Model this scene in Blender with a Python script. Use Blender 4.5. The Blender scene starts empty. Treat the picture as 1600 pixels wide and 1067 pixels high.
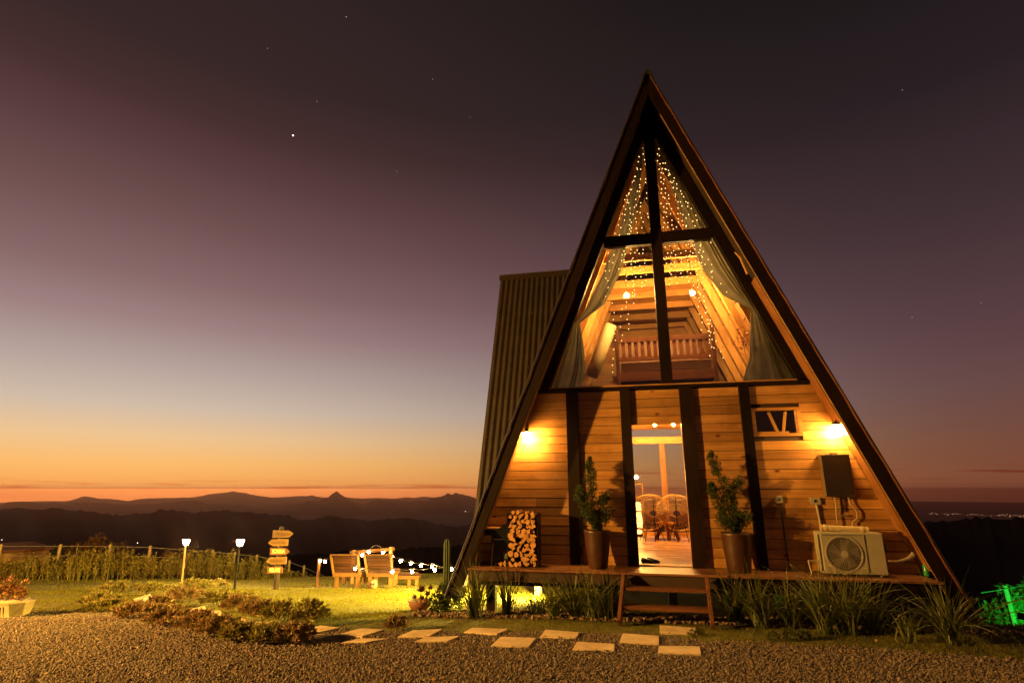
import bpy, math, random
import numpy as np
from mathutils import Vector, Matrix
random.seed(7); rng = np.random.default_rng(7)
R = math.radians
sc = bpy.context.scene
col = sc.collection

# ------------------------------------------------------------------ camera, sky, exposure
FPX, PITCH, YAW, ZC = 858.0, R(15.0), R(12.04), 1.70
cam = bpy.data.cameras.new('camera'); cam.lens = FPX/1600*36; cam.sensor_width = 36
cam.clip_start = .05; cam.clip_end = 40000
co = bpy.data.objects.new('camera', cam); col.objects.link(co)
co.location = (0, 0, ZC); co.rotation_euler = (R(90)+PITCH, 0, 0)
sc.camera = co
sc.view_settings.view_transform = 'Standard'; sc.view_settings.look = 'None'
sc.view_settings.exposure = 0; sc.view_settings.gamma = 1
sc.view_settings.use_curve_mapping = False
sc.render.engine = 'CYCLES'
sc.cycles.use_denoising = True
sc.cycles.sample_clamp_indirect = 4.0
sc.cycles.caustics_reflective = False; sc.cycles.caustics_refractive = False
sc.cycles.max_bounces = 6; sc.cycles.transparent_max_bounces = 12
sc.cycles.volume_bounces = 0

def lin(c):
    return tuple(((x/255)/12.92 if x/255 <= .04045 else ((x/255+.055)/1.055)**2.4) for x in c)

def make_world():
    w = bpy.data.worlds.new('World'); sc.world = w; w.use_nodes = True
    nt = w.node_tree; N = nt.nodes; L = nt.links
    N.clear()
    def M(op, a, b=None, c=None):
        n = N.new('ShaderNodeMath'); n.operation = op
        for i, x in enumerate((a, b, c)):
            if x is None: continue
            if isinstance(x, (int, float)): n.inputs[i].default_value = x
            else: L.new(x, n.inputs[i])
        return n.outputs[0]
    tc = N.new('ShaderNodeTexCoord'); sp = N.new('ShaderNodeSeparateXYZ'); L.new(tc.outputs['Generated'], sp.inputs[0])
    x, y, z = sp.outputs
    el = M('MULTIPLY', M('ARCSINE', z), 180/math.pi)
    hl = M('MAXIMUM', M('SQRT', M('ADD', M('MULTIPLY', x, x), M('MULTIPLY', y, y))), .001)
    az0 = R(-38)
    d = M('DIVIDE', M('ADD', M('MULTIPLY', x, math.sin(az0)), M('MULTIPLY', y, math.cos(az0))), hl)
    t = M('POWER', M('MINIMUM', M('MAXIMUM', M('DIVIDE', M('SUBTRACT', d, .12), .88), 0.0), 1.0), 1.9)
    e01 = M('DIVIDE', M('ADD', el, 2.0), 62.0)
    def ramp(stops):
        r = N.new('ShaderNodeValToRGB'); cr = r.color_ramp; cr.interpolation = 'LINEAR'
        pts = [((e+2)/62, lin(c)) for e, c in stops]
        cr.elements[0].position = pts[0][0]; cr.elements[0].color = (*pts[0][1], 1)
        cr.elements[1].position = pts[-1][0]; cr.elements[1].color = (*pts[-1][1], 1)
        for p, c in pts[1:-1]:
            k = cr.elements.new(p); k.color = (*c, 1)
        L.new(e01, r.inputs[0]); return r.outputs[0]
    warm = ramp([(-2, (215, 112, 62)), (-.6, (245, 150, 86)), (.6, (255, 174, 92)), (2.2, (255, 190, 110)), (4.4, (240, 198, 146)), (7.1, (210, 189, 169)), (10.5, (184, 164, 157)),
                 (14.3, (159, 131, 130)), (18.3, (136, 104, 104)), (23.3, (114, 82, 82)), (28, (94, 65, 65)), (32.5, (72, 48, 47)), (37, (56, 40, 39)), (60, (31, 25, 26))])
    cool = ramp([(-2, (92, 50, 38)), (-.6, (118, 66, 48)), (1, (127, 74, 52)), (4, (118, 75, 60)), (8, (104, 73, 71)), (14, (86, 61, 65)), (22, (64, 47, 51)), (32, (42, 32, 35)), (45, (24, 21, 21)), (60, (18, 16, 16))])
    mx = N.new('ShaderNodeMix'); mx.data_type = 'RGBA'
    L.new(t, mx.inputs['Factor']); L.new(cool, mx.inputs['A']); L.new(warm, mx.inputs['B'])
    out = mx.outputs['Result']
    # thin far cloud bars just over the horizon
    az = M('ARCTAN2', x, y)
    cv = N.new('ShaderNodeCombineXYZ'); L.new(M('MULTIPLY', az, 5.0), cv.inputs[0]); L.new(M('MULTIPLY', el, 1.6), cv.inputs[1])
    nz = N.new('ShaderNodeTexNoise'); nz.inputs['Scale'].default_value = 1.3; nz.inputs['Detail'].default_value = 5
    L.new(cv.outputs[0], nz.inputs['Vector'])
    band = M('MAXIMUM', M('SUBTRACT', 1.0, M('ABSOLUTE', M('DIVIDE', M('SUBTRACT', el, .15), .75))), 0.0)
    band2 = M('MULTIPLY', M('MAXIMUM', M('SUBTRACT', 1.0, M('ABSOLUTE', M('DIVIDE', M('SUBTRACT', el, 1.3), .9))), 0.0), M('MAXIMUM', M('MINIMUM', M('MULTIPLY', M('SUBTRACT', az, R(-8)), 4.0), 1.0), 0.0))
    cm = M('MULTIPLY', M('MAXIMUM', band, band2), M('MINIMUM', M('MAXIMUM', M('MULTIPLY', M('SUBTRACT', nz.outputs[0], .53), 9.0), 0.0), 1.0))
    mc = N.new('ShaderNodeMix'); mc.data_type = 'RGBA'; mc.blend_type = 'MULTIPLY'
    L.new(M('MULTIPLY', cm, .75), mc.inputs['Factor']); L.new(out, mc.inputs['A']); mc.inputs['B'].default_value = (.72, .33, .25, 1)
    out = mc.outputs['Result']
    # the lowest sky, seen through the full depth of the evening haze
    gl = N.new('ShaderNodeMix'); gl.data_type = 'RGBA'; gl.blend_type = 'MULTIPLY'; gl.clamp_result = False
    L.new(M('MULTIPLY', M('LESS_THAN', el, .02), t), gl.inputs['Factor']); L.new(out, gl.inputs['A']); gl.inputs['B'].default_value = (2.9, 2.75, 2.1, 1)
    out = gl.outputs['Result']
    # stars
    tot = None
    for (px, py, r, s) in [(458, 212, .0010, 5), (541, 27, .0005, 1.0), (676, 124, .0005, .5), (495, 159, .0005, .5), (1410, 141, .0005, .45),
                           (1425, 496, .0005, .4), (1533, 473, .0005, .35), (735, 183, .0006, .35), (418, 76, .0006, .35), (620, 268, .0006, .3)]:
        dx = (px-800)/FPX; dy = -(py-533.5)/FPX
        v = Vector((dx, math.cos(PITCH)-dy*math.sin(PITCH), math.sin(PITCH)+dy*math.cos(PITCH))).normalized()
        q = M('SQRT', M('ADD', M('ADD', M('POWER', M('ABSOLUTE', M('SUBTRACT', x, v.x)), 2.0), M('POWER', M('ABSOLUTE', M('SUBTRACT', y, v.y)), 2.0)), M('POWER', M('ABSOLUTE', M('SUBTRACT', z, v.z)), 2.0)))
        g = M('MULTIPLY', M('LESS_THAN', q, r), s)
        tot = g if tot is None else M('ADD', tot, g)
    ad = N.new('ShaderNodeMix'); ad.data_type = 'RGBA'; ad.blend_type = 'ADD'; ad.inputs['Factor'].default_value = 1
    cc = N.new('ShaderNodeCombineColor'); L.new(tot, cc.inputs[0]); L.new(M('MULTIPLY', tot, .85), cc.inputs[1]); L.new(M('MULTIPLY', tot, .75), cc.inputs[2])
    L.new(out, ad.inputs['A']); L.new(cc.outputs[0], ad.inputs['B'])
    bg = N.new('ShaderNodeBackground'); L.new(ad.outputs['Result'], bg.inputs[0]); bg.inputs[1].default_value = 1.0
    o = N.new('ShaderNodeOutputWorld'); L.new(bg.outputs[0], o.inputs[0])
make_world()

# strengths of the lamps (radiance of each lit glass or bulb)
WARM = (1.0, .51, .115); AMBER = (1.0, .48, .11)
L_LANTERN, L_LOFT, L_DOWN, L_ROOM, L_GARDEN, L_STRING, L_FAIRY = 540, 4300, 11000, 60, 1900, 420, 5
L_YARD, L_FLOOD, L_GREEN = 19500, 34000, 4600

# ------------------------------------------------------------------ pixel -> place
CAM = np.array([0, 0, ZC])
E1 = np.array([math.cos(YAW), -math.sin(YAW), 0]); E2 = np.array([math.sin(YAW), math.cos(YAW), 0])
ORG = np.array([1.9497, 9.0772, 0.0])
def ray(u, v):
    x = (u-800)/FPX; y = -(v-533.5)/FPX
    return np.array([x, math.cos(PITCH)-y*math.sin(PITCH), math.sin(PITCH)+y*math.cos(PITCH)])
def fac(u, v, off=0):
    d = ray(u, v); t = ((ORG+E2*off-CAM)@E2)/(d@E2); P = CAM+d*t; return float((P-ORG)@E1), float(P[2])
def at(u, v, Y):
    d = ray(u, v); return CAM+d*(Y/d[1])
def sst(a, b, x):
    t = np.clip((x-a)/(b-a), 0, 1); return t*t*(3-2*t)
def softplus(x, k=.35):
    return np.where(x > 4, x, k*np.log1p(np.exp(np.clip(x/k, -50, 50))))
def ground_z(x, y):
    x = np.asarray(x, float); y = np.asarray(y, float)
    z = -.1*softplus(y-7.9)
    z = z-.32*softplus(y-8.3)*sst(4.6, 7.5, x)
    z = z-.42*softplus(y-22-.9*np.clip(x+9, 0, 12), 1.0)
    z = z+.02*np.sin(x*1.3+.5)*np.sin(y*.9)*sst(7, 10, y)
    return z
def gnd(u, v):
    d = ray(u, v); t = 4.0
    for i in range(4000):
        P = CAM+d*t
        if P[2] <= float(ground_z(P[0], P[1])): break
        t += .02
    return P

# ------------------------------------------------------------------ object helpers
def tag(o, label=None, cat=None, group=None, kind=None):
    if label: o['label'] = label
    if cat: o['category'] = cat
    if group: o['group'] = group
    if kind: o['kind'] = kind
    return o
def empty(name, loc=(0, 0, 0), rz=0, **k):
    o = bpy.data.objects.new(name, None); col.objects.link(o); o.location = loc; o.rotation_euler = (0, 0, rz)
    o.empty_display_size = .1
    return tag(o, **k)
def bar_m(p, q):
    p = Vector(p); q = Vector(q); d = (q-p).normalized(); return p, q, d
class MB:
    def __init__(s): s.v = []; s.f = []
    def add(s, vs, fs):
        b = len(s.v); s.v += [tuple(map(float, x)) for x in vs]; s.f += [tuple(b+i for i in f) for f in fs]; return s
    def hexa(s, c8):  # bottom 4 then top 4
        return s.add(c8, [(3, 2, 1, 0), (4, 5, 6, 7), (0, 1, 5, 4), (1, 2, 6, 5), (2, 3, 7, 6), (3, 0, 4, 7)])
    def box(s, x0, x1, y0, y1, z0, z1):
        return s.hexa([(x0, y0, z0), (x1, y0, z0), (x1, y1, z0), (x0, y1, z0), (x0, y0, z1), (x1, y0, z1), (x1, y1, z1), (x0, y1, z1)])
    def bar(s, p, q, w, h, up=(0, 0, 1)):
        p, q, d = bar_m(p, q); up = Vector(up); a = d.cross(up)
        if a.length < 1e-4: a = d.cross(Vector((0, 1, 0)))
        a.normalize(); b = a.cross(d).normalized(); a = a*w/2; b = b*h/2
        return s.hexa([p-a-b, p+a-b, p+a+b, p-a+b, q-a-b, q+a-b, q+a+b, q-a+b])
    def tube(s, pts, r, n=8, cap=True):
        pts = [Vector(p) for p in pts]; rs = r if isinstance(r, (list, tuple)) else [r]*len(pts)
        base = len(s.v); prev = None
        for i, p in enumerate(pts):
            d = (pts[min(i+1, len(pts)-1)]-pts[max(i-1, 0)]).normalized()
            ref = prev if prev is not None else (Vector((0, 0, 1)) if abs(d.z) < .9 else Vector((1, 0, 0)))
            a = (ref-d*ref.dot(d)).normalized(); prev = a; b = d.cross(a)
            for k in range(n):
                t = 2*math.pi*k/n; s.v.append(tuple(p+(a*math.cos(t)+b*math.sin(t))*rs[i]))
        for i in range(len(pts)-1):
            for k in range(n):
                s.f.append((base+i*n+k, base+i*n+(k+1) % n, base+(i+1)*n+(k+1) % n, base+(i+1)*n+k))
        if cap:
            s.f.append(tuple(base+k for k in reversed(range(n)))); s.f.append(tuple(base+(len(pts)-1)*n+k for k in range(n)))
        return s
    def lathe(s, prof, c=(0, 0, 0), n=24):
        base = len(s.v)
        for r, z in prof:
            for k in range(n):
                t = 2*math.pi*k/n; s.v.append((c[0]+r*math.cos(t), c[1]+r*math.sin(t), c[2]+z))
        for i in range(len(prof)-1):
            for k in range(n):
                s.f.append((base+i*n+k, base+i*n+(k+1) % n, base+(i+1)*n+(k+1) % n, base+(i+1)*n+k))
        return s
    def prism(s, poly, y0, y1):   # polygon in xz, extruded in y
        n = len(poly)
        return s.add([(x, y0, z) for x, z in poly]+[(x, y1, z) for x, z in poly],
                     [tuple(range(n)), tuple(reversed(range(n, 2*n)))]+[(i, i+n, (i+1) % n+n, (i+1) % n) for i in range(n)])
    def ball(s, c, r, n=8, m=5, sz=1):
        prof = [(max(r*math.sin(math.pi*i/m), 1e-4), -r*sz*math.cos(math.pi*i/m)) for i in range(m+1)]
        return s.lathe(prof, c, n)
    def mesh(s, name, m, smooth=False):
        me = bpy.data.meshes.new(name); me.from_pydata(s.v, [], s.f); me.materials.append(m)
        if smooth: me.shade_smooth()
        me.update(); return me
    def build(s, name, m, parent=None, smooth=False, bevel=0, **k):
        o = bpy.data.objects.new(name, s.mesh(name, m, smooth)); col.objects.link(o)
        if parent: o.parent = parent
        if bevel:
            b = o.modifiers.new('bevel', 'BEVEL'); b.width = bevel; b.segments = 2; b.limit_method = 'ANGLE'
        return tag(o, **k)
def link(name, me, parent=None, **k):
    o = bpy.data.objects.new(name, me); col.objects.link(o)
    if parent: o.parent = parent
    return tag(o, **k)
def np_mesh(name, verts, faces, m, parent=None, smooth=False, **k):
    """verts (n,3), faces (m,3|4) arrays"""
    me = bpy.data.meshes.new(name); verts = np.ascontiguousarray(verts, dtype=np.float32); faces = np.ascontiguousarray(faces, dtype=np.int32)
    nf, q = faces.shape
    me.vertices.add(len(verts)); me.vertices.foreach_set('co', verts.ravel())
    me.loops.add(nf*q); me.loops.foreach_set('vertex_index', faces.ravel())
    me.polygons.add(nf); me.polygons.foreach_set('loop_start', np.arange(0, nf*q, q, dtype=np.int32)); me.polygons.foreach_set('loop_total', np.full(nf, q, np.int32))
    me.polygons.foreach_set('use_smooth', np.full(nf, smooth)); me.materials.append(m); me.update(calc_edges=True)
    return link(name, me, parent, **k)
def copy_tree(o, parent=None):
    c = o.copy(); col.objects.link(c); c.parent = parent
    for ch in list(o.children): copy_tree(ch, c)
    return c
def scatter(tv, tf, P, X, Y, Z):
    """place a template (k,3) at points P with axis vectors X, Y, Z (each (n,3), already scaled)"""
    n = len(P); k = len(tv)
    V = P[:, None, :]+tv[None, :, 0:1]*X[:, None, :]+tv[None, :, 1:2]*Y[:, None, :]+tv[None, :, 2:3]*Z[:, None, :]
    F = tf[None]+(np.arange(n)*k)[:, None, None]
    return V.reshape(-1, 3), F.reshape(-1, tf.shape[1])
def unit(a): return a/np.maximum(np.linalg.norm(a, axis=-1, keepdims=True), 1e-9)
def frames(D, roll=None):
    """frame with Z along D"""
    D = unit(D); ref = np.tile(np.array([0, 0, 1.]), (len(D), 1)); ref[np.abs(D[:, 2]) > .95] = (1, 0, 0)
    X = unit(np.cross(D, ref)); Y = np.cross(D, X)
    if roll is not None:
        c, s = np.cos(roll)[:, None], np.sin(roll)[:, None]; X, Y = X*c+Y*s, -X*s+Y*c
    return X, Y, D

# ------------------------------------------------------------------ materials
class NT:
    def __init__(s, name):
        s.m = bpy.data.materials.new(name); s.m.use_nodes = True; s.t = s.m.node_tree; s.N = s.t.nodes; s.L = s.t.links
        s.b = s.N['Principled BSDF']; s.out = s.N['Material Output']
    def n(s, t, **k):
        x = s.N.new(t)
        for a, b in k.items(): setattr(x, a, b)
        return x
    def set(s, node, key, val):
        if hasattr(val, 'links') or isinstance(val, bpy.types.NodeSocket): s.L.new(val, node.inputs[key])
        else: node.inputs[key].default_value = val
    def math(s, op, a, b=None):
        n = s.n('ShaderNodeMath', operation=op); s.set(n, 0, a)
        if b is not None: s.set(n, 1, b)
        return n.outputs[0]
    def coords(s, scale=(1, 1, 1), kind='Object', rnd=True):
        tc = s.n('ShaderNodeTexCoord'); mp = s.n('ShaderNodeMapping'); s.L.new(tc.outputs[kind], mp.inputs[0]); mp.inputs['Scale'].default_value = scale
        if rnd:
            oi = s.n('ShaderNodeObjectInfo'); cb = s.n('ShaderNodeCombineXYZ')
            r = s.math('MULTIPLY', oi.outputs['Random'], 37.0)
            for i in range(3): s.L.new(r, cb.inputs[i])
            s.L.new(cb.outputs[0], mp.inputs['Location'])
        return mp.outputs[0]
    def noise(s, vec, scale, detail=4, rough=.55):
        n = s.n('ShaderNodeTexNoise'); n.inputs['Scale'].default_value = scale; n.inputs['Detail'].default_value = detail; n.inputs['Roughness'].default_value = rough
        s.L.new(vec, n.inputs['Vector']); return n.outputs[0]
    def ramp(s, fac, stops):
        r = s.n('ShaderNodeValToRGB'); cr = r.color_ramp
        cr.elements[0].position = stops[0][0]; cr.elements[0].color = (*stops[0][1], 1)
        cr.elements[1].position = stops[-1][0]; cr.elements[1].color = (*stops[-1][1], 1)
        for p, c in stops[1:-1]: cr.elements.new(p).color = (*c, 1)
        s.L.new(fac, r.inputs[0]); return r.outputs[0]
    def mix(s, fac, a, b, mode='MIX'):
        n = s.n('ShaderNodeMix', data_type='RGBA', blend_type=mode)
        s.set(n, 'Factor', fac)
        for k, x in (('A', a), ('B', b)):
            if isinstance(x, tuple): n.inputs[k].default_value = (*x[:3], 1)
            else: s.L.new(x, n.inputs[k])
        return n.outputs['Result']
    def bump(s, h, strength=.3, dist=.01):
        b = s.n('ShaderNodeBump'); b.inputs['Strength'].default_value = strength; b.inputs['Distance'].default_value = dist
        s.L.new(h, b.inputs['Height']); s.L.new(b.outputs[0], s.b.inputs['Normal'])
    def col(s, c):
        if isinstance(c, tuple): s.b.inputs['Base Color'].default_value = (*c[:3], 1)
        else: s.L.new(c, s.b.inputs['Base Color'])
    def fin(s, rough=.6, metal=0., spec=None):
        s.set(s.b, 'Roughness', rough); s.b.inputs['Metallic'].default_value = metal
        if spec is not None: s.b.inputs['Specular IOR Level'].default_value = spec
        return s.m
def wood(name, c1, c2, axis='x', rough=.5, knots=True, fine=1.0, var=.55, spec=.4):
    t = NT(name); a = {'x': (.9, 14, 14), 'y': (14, .9, 14), 'z': (14, 14, .9)}[axis]
    a = tuple(v*fine for v in a)
    v = t.coords(a); g = t.noise(v, 1.6, 6, .62)
    warp = t.noise(t.coords(tuple(q*.35 for q in a)), 1.2, 3)
    f = t.math('ADD', t.math('MULTIPLY', g, .65), t.math('MULTIPLY', warp, .45))
    c = t.ramp(f, [(.36, c1), (.52, tuple((p+q)/2 for p, q in zip(c1, c2))), (.7, c2)])
    oi = t.n('ShaderNodeObjectInfo')
    k = t.math('ADD', t.math('MULTIPLY', oi.outputs['Random'], var), 1-var*.62)
    cb = t.n('ShaderNodeCombineColor')
    for i in range(3): t.L.new(k, cb.inputs[i])
    c = t.mix(1.0, c, cb.outputs[0], 'MULTIPLY')
    st_ = t.noise(t.coords((1, 1, 1), rnd=False), 1.1, 5, .65)
    sr = t.ramp(st_, [(.34, (.52, .45, .40)), (.50, (.90, .87, .84)), (.66, (1.06, 1.06, 1.06))])
    c = t.mix(.85, c, sr, 'MULTIPLY')
    if knots:
        kv = t.n('ShaderNodeTexVoronoi'); kv.inputs['Scale'].default_value = 1.0; kv.inputs['Randomness'].default_value = 1
        ks = {'x': (2.3, 4.5, 4.5), 'y': (4.5, 2.3, 4.5), 'z': (4.5, 4.5, 2.3)}[axis]
        t.L.new(t.coords(ks), kv.inputs['Vector'])
        kr = t.ramp(kv.outputs['Distance'], [(.035, (.13, .05, .02)), (.065, (.45, .28, .16)), (.12, (1, 1, 1))])
        c = t.mix(.9, c, kr, 'MULTIPLY')
    t.col(c); t.bump(g, .25, .004)
    return t.fin(t.math('ADD', t.math('MULTIPLY', g, .3), rough-.15), 0, spec)
def plain(name, c, rough=.6, metal=0, var=.25, scale=12, bump=.15, dist=.004, spec=None, rnd=True):
    t = NT(name); g = t.noise(t.coords((1, 1, 1), rnd=rnd), scale, 5, .6)
    t.col(t.ramp(g, [(.3, tuple(x*(1-var) for x in c)), (.7, tuple(min(1, x*(1+var)) for x in c))]))
    if bump: t.bump(g, bump, dist)
    return t.fin(rough, metal, spec)
def leafy(name, cols, rough=.55, trans=.25):
    t = NT(name); gi = t.n('ShaderNodeNewGeometry')
    st = [(i/(len(cols)-1), c) for i, c in enumerate(cols)]
    c = t.ramp(gi.outputs['Random Per Island'], st)
    t.col(c); t.fin(rough, 0, .3)
    if trans:
        tr = t.n('ShaderNodeBsdfTranslucent'); t.L.new(c, tr.inputs[0]); mx = t.n('ShaderNodeMixShader'); mx.inputs[0].default_value = trans
        t.L.new(t.b.outputs[0], mx.inputs[1]); t.L.new(tr.outputs[0], mx.inputs[2]); t.L.new(mx.outputs[0], t.out.inputs[0])
    return t.m
def glow(name, c, s, light=True):
    t = NT(name); e = t.n('ShaderNodeEmission'); e.inputs[0].default_value = (*c, 1); e.inputs[1].default_value = s
    t.L.new(e.outputs[0], t.out.inputs[0]); t.m.cycles.emission_sampling = 'AUTO' if light else 'NONE'
    return t.m
def glassy(name, tint=(.95, .95, .95), refl=.05):
    t = NT(name); tr = t.n('ShaderNodeBsdfTransparent'); tr.inputs[0].default_value = (*tint, 1)
    gl = t.n('ShaderNodeBsdfGlossy'); gl.inputs['Roughness'].default_value = .02; gl.inputs[0].default_value = (1, 1, 1, 1)
    fr = t.n('ShaderNodeFresnel'); fr.inputs[0].default_value = 1.45; f = t.math('MULTIPLY', fr.outputs[0], refl/.05)
    mx = t.n('ShaderNodeMixShader'); t.L.new(f, mx.inputs[0]); t.L.new(tr.outputs[0], mx.inputs[1]); t.L.new(gl.outputs[0], mx.inputs[2])
    t.L.new(mx.outputs[0], t.out.inputs[0]); return t.m

PINE = wood('pine_board', (.32, .132, .030), (.56, .29, .080), 'x')
PINE_Y = wood('pine_board_deep', (.32, .132, .030), (.56, .29, .080), 'y')
PINE_Z = wood('pine_upright', (.32, .14, .032), (.52, .29, .085), 'z')
REDWOOD = wood('red_stained_wood', (.13, .045, .018), (.24, .09, .035), 'x', rough=.45, knots=False)
REDWOOD_Z = wood('red_stained_upright', (.13, .045, .018), (.24, .09, .035), 'z', rough=.45, knots=False)
DARK = wood('dark_stained_timber', (.009, .0042, .002), (.018, .008, .0035), 'z', rough=.65, knots=False, spec=.12)
DARK_X = wood('dark_stained_beam', (.009, .0042, .002), (.018, .008, .0035), 'x', rough=.65, knots=False, spec=.12)
UNDER = wood('old_dark_sheathing', (.030, .017, .009), (.055, .030, .016), 'x', rough=.8, knots=False)
DECKW = wood('deck_board', (.17, .07, .03), (.33, .15, .07), 'x', rough=.4)
SOFF = wood('soffit_pine', (.17, .065, .02), (.30, .13, .04), 'z')
LINING = wood('brown_lining', (.15, .065, .02), (.27, .125, .04), 'y')
FLOORW = wood('polished_floor', (.42, .21, .07), (.58, .31, .11), 'x', rough=.27, knots=False, spec=.6)
METAL = plain('corrugated_metal', (.028, .018, .010), .6, .1, .3, 3, .05)
METAL_D = plain('dark_roof_sheet', (.035, .03, .028), .5, .3, .3, 3, .05)
BLACK = plain('black_metal', (.012, .012, .012), .35, .3, .2, 20, 0)
GLASS = glassy('window_glass', refl=.04)
CONC = plain('concrete', (.30, .27, .22), .85, 0, .25, 9, .4)
SLAB = plain('pale_slab', (.60, .45, .27), .8, 0, .26, 4, .35, .004)
LAWN = plain('lawn_soil', (.12, .115, .012), .9, 0, .3, 3.5, .5, .02, rnd=False)
GRASS = leafy('lawn_blades', [(.125, .112, .010), (.155, .138, .012), (.18, .155, .013), (.135, .122, .011)], .85, .4)
SOIL = plain('garden_soil', (.05, .035, .02), .95, 0, .4, 14, .6, .02, rnd=False)

# ------------------------------------------------------------------ ground
def grid_axis(parts):
    out = []
    for a, b, n in parts: out += list(np.linspace(a, b, n, endpoint=False))
    out.append(parts[-1][1]); return np.array(out)
VALLEY = -205.0
def terrain():
    xs = grid_axis([(-700, -60, 30), (-60, -24, 24), (-24, 16, 160), (16, 60, 30), (60, 700, 30)])
    ys = grid_axis([(-120, -10, 20), (-10, 5, 20), (5, 30, 120), (30, 90, 40), (90, 640, 50)])
    X, Y = np.meshgrid(xs, ys); Z = ground_z(X, Y)
    Z = Z+sst(26, 60, Y)*(1.6*np.sin(X*.11+1)*np.sin(Y*.07)+.5*np.sin(X*.31)*np.sin(Y*.23+2))
    Z = Z-.30*softplus(np.abs(X)-34, 4)
    Z = np.maximum(Z, VALLEY-3)
    V = np.stack([X, Y, Z], -1).reshape(-1, 3); nx = len(xs); i = np.arange(len(ys)-1)[:, None]*nx+np.arange(nx-1)[None]
    F = np.stack([i, i+1, i+nx+1, i+nx], -1).reshape(-1, 4)
    return np_mesh('ground', V, F, LAWN, smooth=True, kind='structure')
ground = terrain()
# gravel yard: one sheet 5 mm over the ground, with an uneven edge against the lawn
EDGE = np.array([(-30, 10.2), (-12, 9.9), (-8.3, 9.55), (-6.6, 9.35), (-5.2, 8.9), (-4, 8.3), (-2.6, 7.75), (-1.9, 7.55), (-.8, 7.42), (.8, 7.46), (1.7, 7.28), (2.3, 7.02), (3.6, 6.8), (4.8, 6.46), (5.2, 6.2), (8, 5.6), (14, 4.5), (30, 1)])
def edge_y(x): return np.interp(x, EDGE[:, 0], EDGE[:, 1])+.04*np.sin(np.asarray(x)*5.1)+.02*np.sin(np.asarray(x)*13.7)
def gravel():
    xs = np.linspace(-28, 22, 500); ts = np.linspace(0, 1, 60)
    X, T = np.meshgrid(xs, ts); Y = -9+(edge_y(X)+9)*T; Z = ground_z(X, Y)+.005
    V = np.stack([X, Y, Z], -1).reshape(-1, 3); nx = len(xs); i = np.arange(len(ts)-1)[:, None]*nx+np.arange(nx-1)[None]
    F = np.stack([i, i+1, i+nx+1, i+nx], -1).reshape(-1, 4)
    m = plain('gravel_bed', (.11, .082, .06), .95, 0, .5, 55, .9, .02, rnd=False)
    g = np_mesh('gravel_yard', V, F, m, kind='structure')
    # loose pebbles
    ico = MB().ball((0, 0, 0), 1, 5, 3); tv = np.array(ico.v)
    tf = np.array([f if len(f) == 4 else (*f, f[-1]) for f in ico.f])
    n = 120000
    x = rng.uniform(-1, 1, n*2); yy = 4.6+rng.random(n*2)**1.25*5.4
    x = x*(yy*.98+.6); ok = (yy < edge_y(x)+.05*rng.standard_normal(n*2)) ; x = x[ok][:n]; yy = yy[ok][:n]; n = len(x)
    s = rng.uniform(.005, .0125, n)*(1+.6*(rng.random(n) > .95))
    P = np.stack([x, yy, ground_z(x, yy)+.006+s*.35], -1)
    D = rng.standard_normal((n, 3)); D[:, 2] = np.abs(D[:, 2])+.8
    X, Y, Z = frames(D, rng.uniform(0, 6.3, n))
    V, F = scatter(tv, tf, P, X*(s*rng.uniform(.8, 1.5, n))[:, None], Y*(s*rng.uniform(.8, 1.2, n))[:, None], Z*(s*rng.uniform(.5, .9, n))[:, None])
    mp = leafy('gravel_stones', [(.10, .072, .055), (.18, .135, .10), (.14, .105, .08), (.27, .205, .15), (.12, .085, .06), (.21, .16, .12)], .8, 0)
    np_mesh('loose_gravel', V, F, mp, kind='stuff', label='loose brown grey gravel covering the yard in the foreground', cat='gravel')
    return g
yard = gravel()

def grass_blades():
    tv = np.array([(-.5, 0, 0), (.5, 0, 0), (.0, .35, 1.)]); tf = np.array([(0, 1, 2)])
    Vs, Fs = [], []; off = 0
    for n, x0, x1, y0, y1, h, w in [(52000, -4.5, 8.6, 6.3, 9.2, .032, .006), (90000, -11, 2.2, 8.6, 14.5, .026, .013), (42000, -17, 6, 13, 24, .032, .026)]:
        x = rng.uniform(x0, x1, n); y = rng.uniform(y0, y1, n); ok = y > edge_y(x)-.03*rng.random(n)
        x, y = x[ok], y[ok]; n = len(x)
        P = np.stack([x, y, ground_z(x, y)], -1); D = rng.standard_normal((n, 3))*.45; D[:, 2] = 1
        X, Y, Z = frames(D, rng.uniform(0, 6.3, n)); hh = h*rng.uniform(.5, 1.3, n)*(.8+.4*np.sin(x*2.1)*np.sin(y*1.7))
        V, F = scatter(tv, tf, P, X*w, Y*hh[:, None], Z*hh[:, None]); Vs.append(V); Fs.append(F+off); off += len(V)
    np_mesh('lawn_grass', np.concatenate(Vs), np.concatenate(Fs), GRASS, kind='stuff', label='short mown grass covering the lawn', cat='grass')
grass_blades()

def fallen_leaves():
    n = 110; x = rng.uniform(-5, 6, n); y = rng.uniform(5.6, 8.2, n)+.12*np.abs(x-2)*(rng.random(n) > .5); P = np.stack([x, y, ground_z(x, y)+.028], -1)
    D = rng.standard_normal((n, 3)); D[:, 2] *= .25; X, Y, Z = frames(D, rng.uniform(-.4, .4, n)+1.57); s_ = rng.uniform(.018, .04, n)
    V, F = scatter(np.array([(0, 0, 0), (-.4, .1, .45), (0, .15, 1.), (.4, .0, .45)]), np.array([(0, 1, 2, 3)]), P, X*s_[:, None], Y*s_[:, None], Z*s_[:, None])
    np_mesh('fallen_leaves', V, F, leafy('dry_leaf', [(.25, .08, .02), (.12, .05, .02), (.35, .17, .05), (.10, .09, .03)], .7, .1), kind='stuff', label='a few dry leaves blown over the gravel and grass', cat='leaves')
fallen_leaves()

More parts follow.
